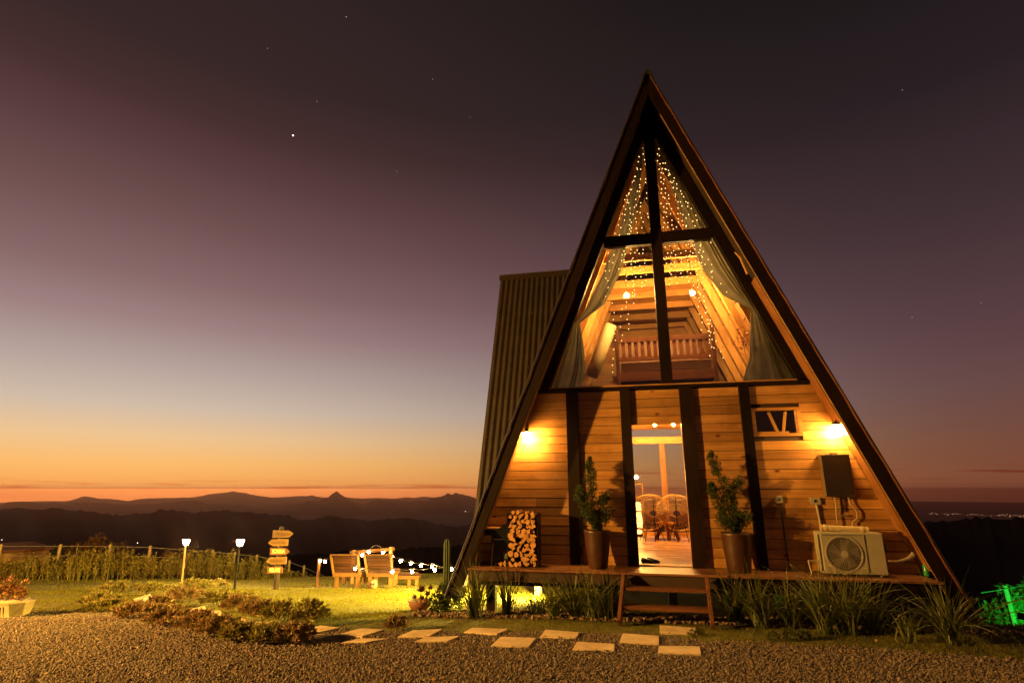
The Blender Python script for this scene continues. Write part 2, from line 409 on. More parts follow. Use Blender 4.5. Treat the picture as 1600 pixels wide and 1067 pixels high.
# planting bed of soil, mulch and stone chips between the lawn strip and the deck
def bed():
    xs = np.linspace(-1.6, 6.4, 90); ts = np.linspace(0, 1, 12); X, T = np.meshgrid(xs, ts)
    y0 = 8.42-.21*X*.9+.05*np.sin(X*4); Y = y0-.05+T*.75; Z = ground_z(X, Y)+.004+.012*np.sin(T*math.pi)*(1+.6*np.sin(X*9))
    nx = len(xs); i = np.arange(len(ts)-1)[:, None]*nx+np.arange(nx-1)[None]
    np_mesh('planting_bed', np.stack([X, Y, Z], -1).reshape(-1, 3), np.stack([i, i+1, i+nx+1, i+nx], -1).reshape(-1, 4), SOIL, kind='structure')
    ico = MB().ball((0, 0, 0), 1, 5, 3); tv = np.array(ico.v); tf = np.array(ico.f)
    n = 3800; x = rng.uniform(-1.5, 6.2, n); y = 8.42-.19*x+rng.uniform(-.02, .75, n); s = rng.uniform(.008, .032, n)
    P = np.stack([x, y, ground_z(x, y)+.01+s*.3], -1); X, Y, Z = frames(rng.standard_normal((n, 3)), rng.uniform(0, 6, n))
    V, F = scatter(tv, tf, P, X*s[:, None]*1.3, Y*s[:, None], Z*s[:, None]*.6)
    np_mesh('bed_stones', V, F, leafy('bed_chips', [(.08, .045, .025), (.20, .13, .08), (.12, .07, .04), (.30, .22, .15)], .85, 0), kind='stuff', label='small stones and bark chips in the bed under the deck', cat='stones')
bed()

# slabs set in the gravel
SL = [[(738, 984), (795, 986), (777, 994), (724, 991)], [(782, 999), (838, 1000.5), (826, 1014), (767, 1012)], [(852, 987), (906, 991), (900, 1000), (844, 998)],
      [(902, 1006), (961, 1010), (960, 1020), (895, 1017)], [(973, 993), (1030, 997), (1030, 1010), (968, 1007)], [(1031, 981), (1087, 984), (1090, 993), (1031, 991)],
      [(1030, 1012.5), (1094, 1013.5), (1096, 1026), (1028, 1024)], [(562, 985.6), (601, 987), (566, 997.7), (527, 994.5)], [(563.5, 1001), (609, 1001), (571, 1006.7), (535.5, 1007)],
      [(645, 988.5), (691, 986.6), (670, 997.7), (622, 997.7)], [(664, 998.5), (718, 997), (700, 1005.6), (648, 1006)], [(501, 981), (530, 984), (492, 992.8), (468, 989)],
      [(480, 994.8), (513, 994.8), (493, 1000), (462, 1000)], [(363, 978), (402, 974.6), (424, 976.5), (383, 982.6)], [(358, 971), (376, 969), (390, 973), (366, 976)],
      [(314, 961), (343, 958), (348, 964), (318, 970)], [(293, 956), (319, 952.5), (324, 957), (300, 960)], [(242, 946), (274, 941), (277, 945.5), (246, 950)],
      [(208, 938), (234, 934), (240, 938), (214, 942)], [(420, 983), (446, 981), (452, 986), (424, 989)]]
for q in SL:
    P = [gnd(*p) for p in q]; c = sum(P)/4; m = MB(); top = []
    for p in P:
        g = float(ground_z(p[0], p[1])); top.append((p[0], p[1], max(g, float(ground_z(c[0], c[1])))+.027+random.uniform(-.003, .003)))
    bot = [(x, y, z-.07) for x, y, z in top]
    m.hexa([bot[3], bot[2], bot[1], bot[0], top[3], top[2], top[1], top[0]]); m.build('paving_slab', SLAB, yard, bevel=.006)

# ------------------------------------------------------------------ far terrain
HILL = plain('dark_forested_hill', (.020, .020, .014), .95, 0, .4, .02, 0, rnd=False)
def az_of(px, py=790):
    d = ray(px, py); return math.atan2(d[0], d[1])
def tan_of(px, py):
    d = ray(px, py); return d[2]/math.hypot(d[0], d[1])
def ridge(name, pts, D, width, seed, jag, trees=0.0, a0=-75, a1=75, base=VALLEY-4):
    A = np.array([az_of(*p) for p in pts]); T = np.array([tan_of(*p) for p in pts]); r2 = np.random.default_rng(seed)
    a = np.radians(np.linspace(a0, a1, 1500)); t = np.interp(a, A, T)
    def fn(a, f, ph): return np.sin(a*f+ph)
    far = np.clip(np.maximum(A[0]-a, a-A[-1]), 0, 1)
    n = sum(fn(a, f, r2.uniform(0, 6))/f**.9 for f in (23, 41, 77, 130, 260, 470)); t = t+jag*n*(.25+np.minimum(far*20, 1))
    s = np.linspace(-1, 1, 25); S, AA = np.meshgrid(s, a, indexing='ij'); TT = np.tile(t, (len(s), 1))
    zc = ZC+TT*D
    if trees:
        q = np.abs(r2.standard_normal(len(a))); q = np.convolve(q*(r2.random(len(a)) > .55), [.3, .8, 1, .8, .3], 'same'); zc = zc+trees*q[None]*(np.abs(S) < .05)
    spur = 1+.25*np.sin(AA*55+seed)+.08*np.sin(AA*31+seed*2)
    RR = D+S*width*spur+.0*AA
    Z = base+(zc-base)*(1-np.abs(S)**1.15)*np.where(S < 0, 1, 1)
    Z = Z+(1-np.abs(S))*np.abs(S)*width*.06*np.sin(AA*97+S*6+seed)
    V = np.stack([RR*np.sin(AA), RR*np.cos(AA), Z], -1).reshape(-1, 3); nx = len(a); i = np.arange(len(s)-1)[:, None]*nx+np.arange(nx-1)[None]
    return np_mesh(name, V, np.stack([i, i+1, i+nx+1, i+nx], -1).reshape(-1, 4), HILL, smooth=False, kind='structure')
L1 = [(0, 788), (106, 783), (133, 775), (157, 779), (180, 781), (202, 783), (220, 779), (270, 778), (300, 777), (330, 772), (362, 768), (380, 770), (410, 775.5), (425, 777), (465, 775), (490, 775), (506, 777), (540, 777), (566, 779), (590, 779), (616, 779), (638, 776.5), (647, 779), (661, 776), (677, 777), (740, 781), (900, 790), (1100, 795), (1600, 796)]
L2 = [(0, 790.6), (11, 786), (34, 783), (56, 786), (90, 787), (119, 785), (157, 787), (202, 788), (238, 788), (271, 785), (284, 783), (310, 782.6), (319, 787), (345, 788), (389, 792), (422, 795), (445, 791), (472, 786), (481, 783), (499, 782), (515, 776), (526, 767), (535, 774), (544, 780), (557, 787), (569, 792), (580, 784), (591, 780), (614, 783), (641, 785), (652, 782), (668, 783), (674, 778), (685, 776), (695, 775), (699, 771), (706, 773), (712, 769), (717, 772.6), (733, 774), (742, 779), (790, 790), (860, 800), (1000, 806), (1600, 830)]
L3 = [(0, 796), (34, 793.5), (65, 797), (83, 794), (112, 798), (144, 801), (187, 807), (202, 804), (238, 802), (250, 797.5), (275, 798), (300, 802), (325, 799), (360, 799), (400, 802), (422, 805), (452, 806), (470, 813), (490, 812), (515, 806), (535, 809), (575, 814), (602, 812), (630, 809), (659, 813), (683, 819), (715, 825), (733, 819), (800, 822), (900, 815), (1100, 818), (1600, 826)]
L4 = [(-200, 880), (400, 872), (800, 850), (1200, 818), (1430, 817), (1480, 815), (1530, 812), (1545, 808), (1552, 812), (1600, 812), (1700, 810)]
ridge('far_mountains', L1, 9800, 1500, 3, .0008, 3)
ridge('middle_mountains', L2, 6200, 1500, 5, .0008, 3.5)
ridge('near_hill', L3, 1900, 900, 9, .0009, 1.5)
ridge('wooded_slope', L4, 420, 190, 12, .0016, .45)
def valley():
    n = 128; V = [(0, 0, VALLEY)]+[(12000*math.sin(2*math.pi*k/n), 12000*math.cos(2*math.pi*k/n), VALLEY) for k in range(n)]
    m = MB().add(V, [(0, 1+(k+1) % n, 1+k) for k in range(n)]); m.build('valley_plain', plain('valley_ground', (.05, .045, .035), .9, 0, .3, .002, 0, rnd=False), kind='structure')
valley()
def town():
    m = MB()
    for k in range(70):
        px = random.choice([random.uniform(1452, 1490), random.uniform(1480, 1562), random.uniform(1556, 1600), random.uniform(1450, 1640)]); py = 802+.025*(px-1450)+random.gauss(0, .9)
        d = ray(px, py); t = (VALLEY+4-ZC)/d[2]; P = CAM+d*t; r = random.uniform(.9, 2.4)
        m.box(P[0]-r, P[0]+r, P[1]-r, P[1]+r, P[2]-r, P[2]+r)
    m.build('town_lights', glow('town_lamp', (1, .5, .25), .9, False), kind='stuff', label='line of tiny town lights on the far dark plain', cat='lights')
    for i, (px, py, Y, s, lab) in enumerate([(215, 848, 900, 9, 'lone white light on the dark hillside at the left'), (3, 843, 900, 5, 'faint light on the hillside at the left edge'), (727, 798.5, 4200, 7, 'single light on the far hill beside the roof')]):
        P = at(px, py, Y); MB().ball(P, .5*Y/900, 6, 4).build('farm_light', glow('farm_lamp', (1, .8, .55), s, False), label=lab, cat='light')
town()

# ------------------------------------------------------------------ A-frame cabin
UC, ZA, K = .63, 8.84, .397; NK = math.hypot(1, K)
def ru(z, d, side):          # u of the roof slope at height z, offset d inwards
    return UC+side*((ZA-z)*K-d*NK)
def rp(d, v, z, side): return (ru(z, d, side), v, z)
cabin = empty('a_frame_cabin', tuple(ORG), -YAW, label='tall A-frame cabin of pine boards with dark posts and lit loft window', cat='cabin')
def cb(name, m, mat, **k): return m.build(name, mat, cabin, **k)
def slope(side, d0, d1, v0, v1, z0, z1):
    """a slab on the roof slope between offsets d0 and d1"""
    t0, t1 = min(z1, ZA-d0*NK/K-.002), min(z1, ZA-d1*NK/K-.002)
    c = [rp(d0, v0, z0, side), rp(d1, v0, z0, side), rp(d1, v1, z0, side), rp(d0, v1, z0, side), rp(d0, v0, t0, side), rp(d1, v0, t1, side), rp(d1, v1, t1, side), rp(d0, v1, t0, side)]
    if side < 0: c = [c[1], c[0], c[3], c[2], c[5], c[4], c[7], c[6]]
    return MB().hexa(c)
DEPTH = 6.2
def corrugated(side):
    vs = np.arange(-.735, DEPTH+.3, .018); nz = 2; V = []; F = []
    for j, (v) in enumerate(vs):
        w = .011*math.sin(2*math.pi*v/.11)
        for z in (.12, ZA+.12):
            V.append(rp(-.055+w, v, z, side))
        for z in (.12, ZA+.10):
            V.append(rp(-.045+w, v, z, side))
    for j in range(len(vs)-1):
        a = j*4; b = a+4; F += [(a, a+1, b+1, b), (a+2, b+2, b+3, a+3)]
    F += [(0, 2, 3, 1)]
    return MB().add(V, F)
for s in (-1, 1):
    cb('roof_sheet', corrugated(s), METAL_D)
    cb('roof_sheathing', slope(s, -.03, 0, -.66, DEPTH+.2, .15, 99), UNDER)
    cb('barge_board', slope(s, -.028, .145, -.70, -.662, .15, 99), DARK, bevel=.004)
    # thin rough batten under the sheet edge
    m = MB(); n = 60; pts = []
    for i in range(n+1):
        z = .12+(ZA-.05-.12)*i/n; pts.append(rp(-.028+random.uniform(-.006, .006), -.715, z, s))
    m.tube(pts, .013, 5); cb('edge_batten', m, REDWOOD_Z)
    m = MB(); pts = [rp(.150, -.682, z, s) for z in (.3, 4, 8)]; m.tube(pts, .007, 4); cb('edge_strip', m, PINE_Z)
    # rafters framing the glass, then rafters inside
    cb('rafter', slope(s, .002, .185, -.035, .10, 3.37, 99), DARK, bevel=.004)
    k = 0
    for v in np.arange(.75, DEPTH, .72):
        cb('rafter', slope(s, .002, .15, v, v+.055, 3.4, 99), PINE_Z)
    # lining boards of the ground floor
    cb('side_lining', slope(s, .003, .025, .06, DEPTH, .56, 3.2), PINE_Y)
    for z in np.arange(3.5, 7.9, .33):
        cb('lining_board', slope(s, .0015, .012, .1, DEPTH, z, z+.30), LINING)
m = slope(1, .002, .045, -.31, -.027, .62, 5.02); cb('soffit_board', m, SOFF, bevel=.004)
m = slope(-1, .002, .045, -.31, -.027, .62, 5.02); cb('soffit_board', m, SOFF, bevel=.004)
# splintered strip of cladding peeling off over the soffit board
m = MB(); m.tube([(fac(1148, 394, -.3)[0], -.3, fac(1148, 394, -.3)[1]), (fac(1157, 403, -.32)[0], -.32, fac(1157, 403, -.32)[1]), (fac(1168, 428, -.3)[0], -.3, fac(1168, 428, -.3)[1])], [.012, .02, .02], 6); cb('loose_splinter', m, PINE_Z)
# ridge cap
m = MB().prism([(UC-.075, ZA-.02), (UC-.03, ZA+.05), (UC+.02, ZA+.06), (UC+.085, ZA-.01), (UC+.12, ZA-.24), (UC+.03, ZA-.0), (UC-.03, ZA-.0), (UC-.12, ZA-.24)], -.76, DEPTH+.3); cb('ridge_cap', m, METAL_D)

# posts and beams of the front
POSTS = [(-1.045, -.85), (-.15, .015), (.80, 1.005), (1.715, 1.865)]
for a, b in POSTS: cb('post', MB().box(a, b, -.085, .03, .552, 3.30), DARK, bevel=.004)
cb('loft_beam', MB().box(ru(3.3, 0.01, -1), ru(3.3, .01, 1), -.075, .06, 3.302, 3.345), DARK_X, bevel=.003)
cb('sill_board', MB().box(ru(3.37, .19, -1), ru(3.37, .19, 1), -.06, .10, 3.347, 3.368), PINE)
cb('mullion', MB().box(.535, .718, -.045, .09, 3.37, 8.2), DARK, bevel=.004)
for a, b in ((ru(6, .19, -1), .533), (.72, ru(6, .19, 1))): cb('crossbeam', MB().box(a, b, -.035, .07, 5.885, 6.095), DARK_X, bevel=.004)
m = MB().prism([(ru(8.0, .1, -1), 8.0), (ru(8.0, .1, 1), 8.0), (UC, 8.55)], -.03, .05); cb('gable_board', m, DARK_X)
# dark back plate behind boards
m = MB().prism([(ru(.55, .01, -1), .555), (.0, .555), (.0, 3.29), (ru(3.29, .01, -1), 3.29)], 0.002, .04); cb('wall_panel', m, UNDER)
m = MB().prism([(.82, .555), (ru(.55, .01, 1), .555), (ru(2.5, .01, 1), 2.49), (.82, 2.49)], .002, .04); cb('wall_panel', m, UNDER)
m = MB().prism([(.82, 2.49), (1.92, 2.49), (1.92, 3.29), (.82, 3.29)], .002, .04); cb('wall_panel', m, UNDER)
m = MB().prism([(2.55, 2.492), (ru(2.492, .01, 1), 2.492), (ru(3.29, .01, 1), 3.29), (2.55, 3.29)], .002, .04); cb('wall_panel', m, UNDER)
m = MB().box(1.922, 2.548, .002, .04, 2.93, 3.29); cb('wall_panel', m, UNDER)
m = MB().box(.0, .82, .002, .04, 2.72, 3.29); cb('wall_panel', m, UNDER)
# horizontal cladding, one object a board
PITCHZ = .1435
for i in range(20):
    z0 = .556+i*PITCHZ; z1 = min(z0+PITCHZ-.009, 3.298)
    if z1-z0 < .03: continue
    segs = [(None, -1.047), (-.848, -.152), (1.007, 1.713), (1.867, None)]
    if z0 > 2.70: segs.append((.017, .798))
    for a, b in segs:
        cuts = [(a, b)]
        if a == 1.867 and z1 > 2.50 and z0 < 2.90: cuts = [(2.585, b)]
        for a2, b2 in cuts:
            al0 = ru(z0, .012, -1) if a2 is None else a2; al1 = ru(z1, .012, -1) if a2 is None else a2
            br0 = ru(z0, .012, 1) if b2 is None else b2; br1 = ru(z1, .012, 1) if b2 is None else b2
            parts = [(al0, al1, br0, br1)]
            if br0-al0 > 1.25 and random.random() < .45:       # butt joint
                c = random.uniform(al0+.35, br0-.35); parts = [(al0, al1, c-.0015, c-.0015), (c+.0015, c+.0015, br0, br1)]
            for p in parts:
                j = random.uniform(-.001, .001); fb, ft = -.0225+j, -.0205+j
                m = MB().hexa([(p[0], fb, z0), (p[2], fb, z0), (p[2], 0, z0), (p[0], 0, z0), (p[1], ft, z1), (p[3], ft, z1), (p[3], 0, z1), (p[1], 0, z1)])
                cb('plank', m, PINE)
# small window with two slanted braces
w = MB().box(1.87, 2.585, -.035, -.001, 2.885, 2.93).box(1.87, 2.585, -.035, -.001, 2.485, 2.53).box(1.87, 1.925, -.034, -.001, 2.53, 2.885).box(2.53, 2.585, -.034, -.001, 2.53, 2.885).build('window', PINE, cabin, bevel=.003)
MB().bar((2.13, .0, 2.86), (2.235, .0, 2.535), .035, .05, (0, 1, 0)).build('brace', PINE_Z, w)
MB().bar((2.375, .0, 2.86), (2.31, .0, 2.535), .035, .045, (0, 1, 0)).build('brace', PINE_Z, w)
MB().box(1.925, 2.39, -.022, .0, 2.532, 2.558).build('ledge', PINE, w)
MB().box(1.925, 2.53, .030, .034, 2.53, 2.885).build('pane', GLASS, w)
MB().box(1.90, 2.57, .25, .26, 2.45, 2.95).build('inner_blind', UNDER, w)
# door opening: jambs
cb('door_jamb', MB().box(.80, .822, -.02, .10, .56, 2.72), PINE_Z); cb('door_jamb', MB().box(-.003, .015, .032, .10, .56, 2.72), PINE_Z)
cb('door_sill', MB().box(.0, .82, -.04, .1, .553, .572), PINE)
# big glass panes of the gable
def gp(z0, z1, s):
    a = .54 if s < 0 else .715
    p = [(a, z0), (a, z1), (ru(z1, .17, s), z1), (ru(z0, .17, s), z0)]
    return MB().prism(p, .020, .026)
for z0, z1 in ((3.37, 5.88), (6.1, 7.85)):
    for s in (-1, 1): cb('window_pane', gp(z0, z1, s), GLASS)
# loft floor, ground floor, ceiling boards
cb('loft_floor', MB().box(ru(3.3, .03, -1), ru(3.3, .03, 1), .10, DEPTH, 3.26, 3.345), UNDER)
for i in range(28):
    v = .12+i*.215; 
    if v+.21 < DEPTH: cb('ceiling_board', MB().box(-1.25, 2.5, v, v+.211, 3.242, 3.258), PINE)
cb('floor', MB().box(ru(.5, .03, -1), ru(.5, .03, 1), .042, DEPTH+.1, .50, .562), FLOORW)
cb('floor_frame', MB().box(-2.55, 3.85, -.60, DEPTH, .30, .495), DARK_X)
for i in range(4): cb('deck_board', MB().box(-2.52+i*.006, 3.80-i*.005, -.745+i*.19, -.745+i*.19+.183, .520, .550), DECKW, bevel=.004)
cb('deck_beam', MB().box(-2.52, 1.05, -.70, -.61, .365, .518), UNDER, bevel=.004)
cb('deck_beam', MB().box(1.053, 3.72, -.66, -.61, .365, .518), DARK_X)
for (a, b) in [(-2.25, -.3), (-1.25, 1.2), (-.35, -.3), (.55, 1.3), (1.5, -.3), (3.2, -.3), (-2.1, 3.2), (-.1, 3.2), (1.7, 3.2), (3.2, 3.2), (-2.1, 5.9), (-.1, 5.9), (1.7, 5.9), (3.2, 5.9)]:
    P = ORG+E1*a+E2*b; g = float(ground_z(P[0], P[1])); cb('stilt', MB().box(a-.07, a+.07, b-.07, b+.07, g-.2, .298), CONC if b > 1 else DARK)
# rear wall: glass doors with pine frame, boards above
cb('rear_frame', MB().box(.72, .86, 6.02, 6.12, .57, 2.86), SOFF, bevel=.004)
for a in (-2.5, -.85, 2.4, 3.8): cb('rear_frame', MB().box(a, a+.12, 6.02, 6.12, .57, 2.86 if abs(a) < 2.45 else 1.2), PINE_Z)
cb('rear_beam', MB().box(-1.7, 3.0, 6.01, 6.13, 2.86, 3.04), PINE, bevel=.004)
cb('rear_sill', MB().box(-2.5, 3.8, 5.95, 6.15, .565, .63), PINE)
cb('rear_pane', MB().prism([(ru(.63, .03, -1), .63), (ru(.63, .03, 1), .63), (ru(3.24, .03, 1), 3.24), (ru(3.24, .03, -1), 3.24)], 6.065, 6.07), GLASS)
for i in range(12):
    z = 3.36+i*.2
    cb('rear_board', MB().prism([(ru(z, .01, -1), z), (ru(z, .01, 1), z), (ru(z+.194, .01, 1), z+.194), (ru(z+.194, .01, -1), z+.194)], 6.02, 6.05), PINE)
cb('rear_pane', MB().prism([(ru(4.5, .03, -1), 4.5), (ru(4.5, .03, 1), 4.5), (ru(5.2, .03, 1), 5.2), (ru(5.2, .03, -1), 5.2)], 6.065, 6.07), GLASS) if False else None
cb('rear_board', MB().prism([(ru(5.76, .01, -1), 5.762), (ru(5.76, .01, 1), 5.762), (UC, 8.7)], 6.02, 6.05), PINE)
# collar ties under the loft ridge
for v in (.95, 1.62, 2.45, 3.2, 4.05, 4.95, 5.8):
    cb('collar_tie', MB().box(ru(6.15, .02, -1), ru(6.15, .02, 1), v, v+.06, 6.0, 6.15), PINE)
for v in np.arange(.35, 5.9, .42):
    cb('ceiling_plank', MB().box(ru(6.17, .02, -1), ru(6.17, .02, 1), v, v+.36, 6.155, 6.17), PINE) if v > 2.2 else None
# cross wing with corrugated slope
def wing():
    vr, zr, u0 = 3.0, 6.77, -2.91; k = .372
    us = np.arange(u0, .1, .0125)
    for sgn in (-1, 1):
        V = []; F = []; rows = [.2, 1.2, 2.5, 4.0, 5.5, 6.6, zr]
        for u in us:
            for z in rows:
                um = ru(z, -.04, -1); uu = min(u, um); w = .013*math.sin(2*math.pi*uu/.125)
                V.append((uu, vr+sgn*((zr-z)*k+w), z+w*.35))
        n = len(rows)
        for i in range(len(us)-1):
            for j in range(n-1):
                a = i*n+j; F.append((a, a+n, a+n+1, a+1) if sgn < 0 else (a, a+1, a+n+1, a+n))
        cb('wing_roof_sheet', MB().add(V, F), METAL, label='ribbed grey metal slope of the side wing')
    cb('wing_ridge_cap', MB().bar((u0-.02, vr-.055, zr-.03), (-.2, vr-.055, zr-.03), .13, .012, (0, -.4, 1)), METAL)
    cb('wing_ridge_cap', MB().bar((u0-.02, vr-.075, zr-.10), (-.22, vr-.075, zr-.10), .014, .17, (0, .37, 1)), METAL)
    m = MB().add([(u0+.04, vr-(zr-.2)*k, .2), (u0+.04, vr+(zr-.2)*k, .2), (u0+.04, vr, zr-.03), (u0+.09, vr-(zr-.2)*k, .2), (u0+.09, vr+(zr-.2)*k, .2), (u0+.09, vr, zr-.03)], [(0, 2, 1), (3, 4, 5), (0, 1, 4, 3), (1, 2, 5, 4), (2, 0, 3, 5)])
    cb('wing_wall', m, PINE_Z)
    m = MB()
    for z in (1.3, 2.7, 4.2, 5.6):
        for u in np.arange(u0+.09, ru(z, .0, -1), .375): m.ball((u, vr-(zr-z)*k-.015, z), .011, 5, 3)
    cb('roof_screw', m, glassy('screw_head', (.6, .6, .6), .5) if False else plain('screw_steel', (.22, .2, .17), .6, .5, .1, 9, 0), kind='stuff')
wing()

# wooden steps
steps = empty('wooden_steps', tuple(ORG), -YAW, label='red-brown wooden steps with two treads up to the deck', cat='steps')
for a0, a1 in ((-.21, -.285), (.905, .865)):
    MB().bar((a0, -.775, .512), (a1 if a0 < 0 else .87, -1.33, .02), .045, .105, (0, 0, 1)).build('stringer', REDWOOD_Z, steps, bevel=.004)
MB().box(-.20, .885, -.985, -.785, .352, .392).build('tread', REDWOOD, steps, bevel=.004)
MB().box(-.235, .87, -1.19, -.97, .150, .192).build('tread', REDWOOD, steps, bevel=.004)

# ------------------------------------------------------------------ bedding, curtains, lamps in the loft
def loc(px, py, off): a = fac(px, py, off); return (a[0], off, a[1])
BEDW = wood('bed_wood', (.12, .036, .010), (.22, .072, .020), 'x', knots=False)
bed_ = empty('bunk_bed', tuple(ORG), -YAW, label='red-brown slatted wooden bed seen through the loft window', cat='bed')
for u in (-.215, 1.60): MB().box(u, u+.075, 1.46, 1.54, 3.348, 4.76).build('post', BEDW, bed_, bevel=.006)
MB().box(-.138, 1.598, 1.48, 1.52, 4.50, 4.60).build('rail', BEDW, bed_); MB().box(-.138, 1.598, 1.48, 1.52, 4.12, 4.20).build('rail', BEDW, bed_)
for i in range(14): MB().box(-.09+i*.122, -.02+i*.122, 1.49, 1.51, 4.202, 4.498).build('slat', BEDW, bed_)
MB().box(-.12, 1.58, 1.60, 3.4, 3.92, 4.12).build('mattress', plain('cream_cloth', (.55, .47, .34), .9, 0, .1, 6, .3), bed_, bevel=.03)
MB().box(-.138, 1.598, 1.475, 1.515, 3.72, 3.90).build('bed_rail', BEDW, bed_)
MB().box(-.138, 1.598, 3.42, 3.46, 3.72, 5.1).build('headboard', BEDW, bed_); MB().box(-.138, 1.598, 1.52, 3.42, 3.70, 3.90).build('bed_base', UNDER, bed_)
CURT = None
def cloth_mat():
    t = NT('grey_green_curtain'); c = t.ramp(t.noise(t.coords(), 5, 4), [(.3, (.19, .18, .13)), (.7, (.27, .25, .18))]); t.col(c); t.fin(.9, 0, .1)
    tr = t.n('ShaderNodeBsdfTranslucent'); t.L.new(c, tr.inputs[0]); mx = t.n('ShaderNodeMixShader'); mx.inputs[0].default_value = .20
    t.L.new(t.b.outputs[0], mx.inputs[1]); t.L.new(tr.outputs[0], mx.inputs[2]); t.L.new(mx.outputs[0], t.out.inputs[0]); return t.m
CURT = cloth_mat()
def drape(name, root, L0, L1, nf, amp, mat=CURT, nu=90, off=.2):
    """surface between two polylines of pixels given at depth off, with folds"""
    def poly(Lp, t):
        s = t*(len(Lp)-1); i = min(int(s), len(Lp)-2); f = s-i; a, b = Lp[i], Lp[i+1]; f2 = f
        return (a[0]*(1-f2)+b[0]*f2, a[1]*(1-f2)+b[1]*f2)
    V = []; nt = 40
    for i in range(nt+1):
        t = i/nt; A = poly(L0, t); B = poly(L1, t); wd = math.hypot(A[0]-B[0], A[1]-B[1])
        for j in range(nu+1):
            s = j/nu; sw = s+.05*math.sin(7*s+1)+.03*math.sin(17*s+t*1.5); px = A[0]*(1-s)+B[0]*s; py = A[1]*(1-s)+B[1]*s
            o = off+amp*min(1, wd/45)*((.55+.45*math.sin(9*s+2))*math.sin(2*math.pi*nf*sw+.8*math.sin(3*t))+.5*math.sin(2*math.pi*nf*.37*sw+2+t*2.5))
            a = fac(px, py, o); V.append((a[0], o, a[1]))
    F = [(i*(nu+1)+j, i*(nu+1)+j+1, (i+1)*(nu+1)+j+1, (i+1)*(nu+1)+j) for i in range(nt) for j in range(nu)]
    return MB().add(V, F).build(name, mat, root, smooth=True)
ct = empty('loft_curtain', tuple(ORG), -YAW, label='grey-green curtain tied back on the right side of the loft window', cat='curtain', group='curtains of the loft window')
drape('upper_drape', ct, [(1027, 232), (1052, 300), (1078, 375), (1100, 425), (1130, 462), (1174, 484)], [(1030, 228), (1072, 296), (1118, 372), (1142, 412), (1165, 450), (1184, 480)], 5.5, .035)
drape('lower_drape', ct, [(1173, 484), (1172, 520), (1171, 560), (1160, 595)], [(1185, 480), (1205, 515), (1228, 560), (1250, 596)], 6.5, .035)
ct2 = empty('loft_curtain', tuple(ORG), -YAW, label='grey-green curtain tied back on the left side of the loft window', cat='curtain', group='curtains of the loft window')
drape('upper_drape', ct2, [(1003, 232), (985, 300), (962, 372), (940, 430), (916, 480), (899, 506)], [(1006, 226), (999, 300), (985, 375), (968, 430), (945, 475), (906, 505)], 5, .03)
drape('lower_drape', ct2, [(897, 506), (888, 535), (876, 570), (862, 606)], [(906, 505), (912, 540), (915, 575), (911, 604)], 5.5, .03)
# rolled blind on the left slope
rb = empty('rolled_blind', tuple(ORG), -YAW, label='rolled cream blind leaning on the left slope of the loft', cat='blind')
MB().tube([loc(955, 508, 2.3), loc(947, 530, 2.3), loc(924, 588, 2.3)], [.12, .13, .14], 14).build('roll', plain('cream_blind', (.32, .24, .13), .8, 0, .2, 20, .5), rb, smooth=True)
LOFTB = glow('loft_bulb', (1, .54, .14), L_LOFT)
for px, py, lab in ((979, 462, 'left of the two bare bulbs glowing in the loft'), (1082, 458, 'right of the two bare bulbs glowing in the loft')):
    P = loc(px, py, 1.32); lb = empty('loft_bulb', tuple(ORG), -YAW, label=lab, cat='bulb', group='bare bulbs in the loft')
    MB().ball(P, .046, 10, 8).build('bulb', LOFTB, lb); MB().tube([(P[0], P[1], P[2]+.035), (P[0], P[1]+.02, 6.15)], .005, 5).build('cord', UNDER, lb)
# fairy lights hanging inside the glass
fl = empty('fairy_lights', tuple(ORG), -YAW, label='curtain of tiny fairy lights hanging inside the loft window', cat='fairy lights')
WIRE = plain('copper_wire', (.10, .06, .03), .5, .5, .1, 9, 0); FB = glow('fairy_bulb', (1, .60, .20), L_FAIRY, False)
def fairy(pts, step=.095):
    w = MB(); b = MB(); P = [Vector(p) for p in pts]; w.tube(P, .0022, 3, False)
    for a, c in zip(P[:-1], P[1:]):
        n = max(1, int((c-a).length/step))
        for i in range(n):
            q = a.lerp(c, (i+random.random()*.5+.2)/n)+Vector((random.uniform(-.025, .025), random.uniform(-.02, .01), 0)); b.ball(q, .0085, 5, 4)
    o = w.build('light_string', WIRE, fl); b.build('tiny_bulb', FB, o, kind='stuff')
for px, y0, y1 in [(1006, 232, 385), (999, 290, 452), (993, 320, 455), (987, 350, 465), (981, 300, 478), (975, 372, 520), (1014, 232, 440),
                   (1028, 232, 450), (1036, 262, 432), (1046, 300, 448), (1057, 330, 440), (1067, 350, 445), (1075, 360, 470), (1083, 372, 520), (1092, 380, 540)]:
    a = loc(px, y0, .12); b = fac(px+ (y1-y0)*.03, y1, .12); fairy([a, (a[0], .12, (a[2]+b[1])/2), (a[0]+random.uniform(-.02, .02), .12, b[1])])
for pl in ([(1001, 240), (985, 300), (968, 372), (952, 430), (946, 470)], [(998, 260), (975, 320), (955, 380), (945, 440)], [(1003, 262), (992, 330), (976, 392), (962, 430)],
           [(1030, 240), (1055, 300), (1085, 380), (1112, 430), (1140, 460)], [(1036, 250), (1068, 310), (1100, 390), (1118, 432)], [(1052, 275), (1082, 330), (1112, 385)], [(1040, 262), (1062, 330), (1082, 392), (1098, 420)]):
    fairy([(*loc(x, y, .10)[:1], .10, loc(x, y, .10)[2]) for x, y in pl], .13)
for pl in ([(958, 470), (962, 540), (955, 590)], [(970, 480), (972, 540)], [(1105, 500), (1112, 560)], [(1100, 470), (1122, 540), (1135, 570)], [(1090, 440), (1108, 510), (1118, 550)]):
    fairy([loc(x, y, .8) for x, y in pl], .14)
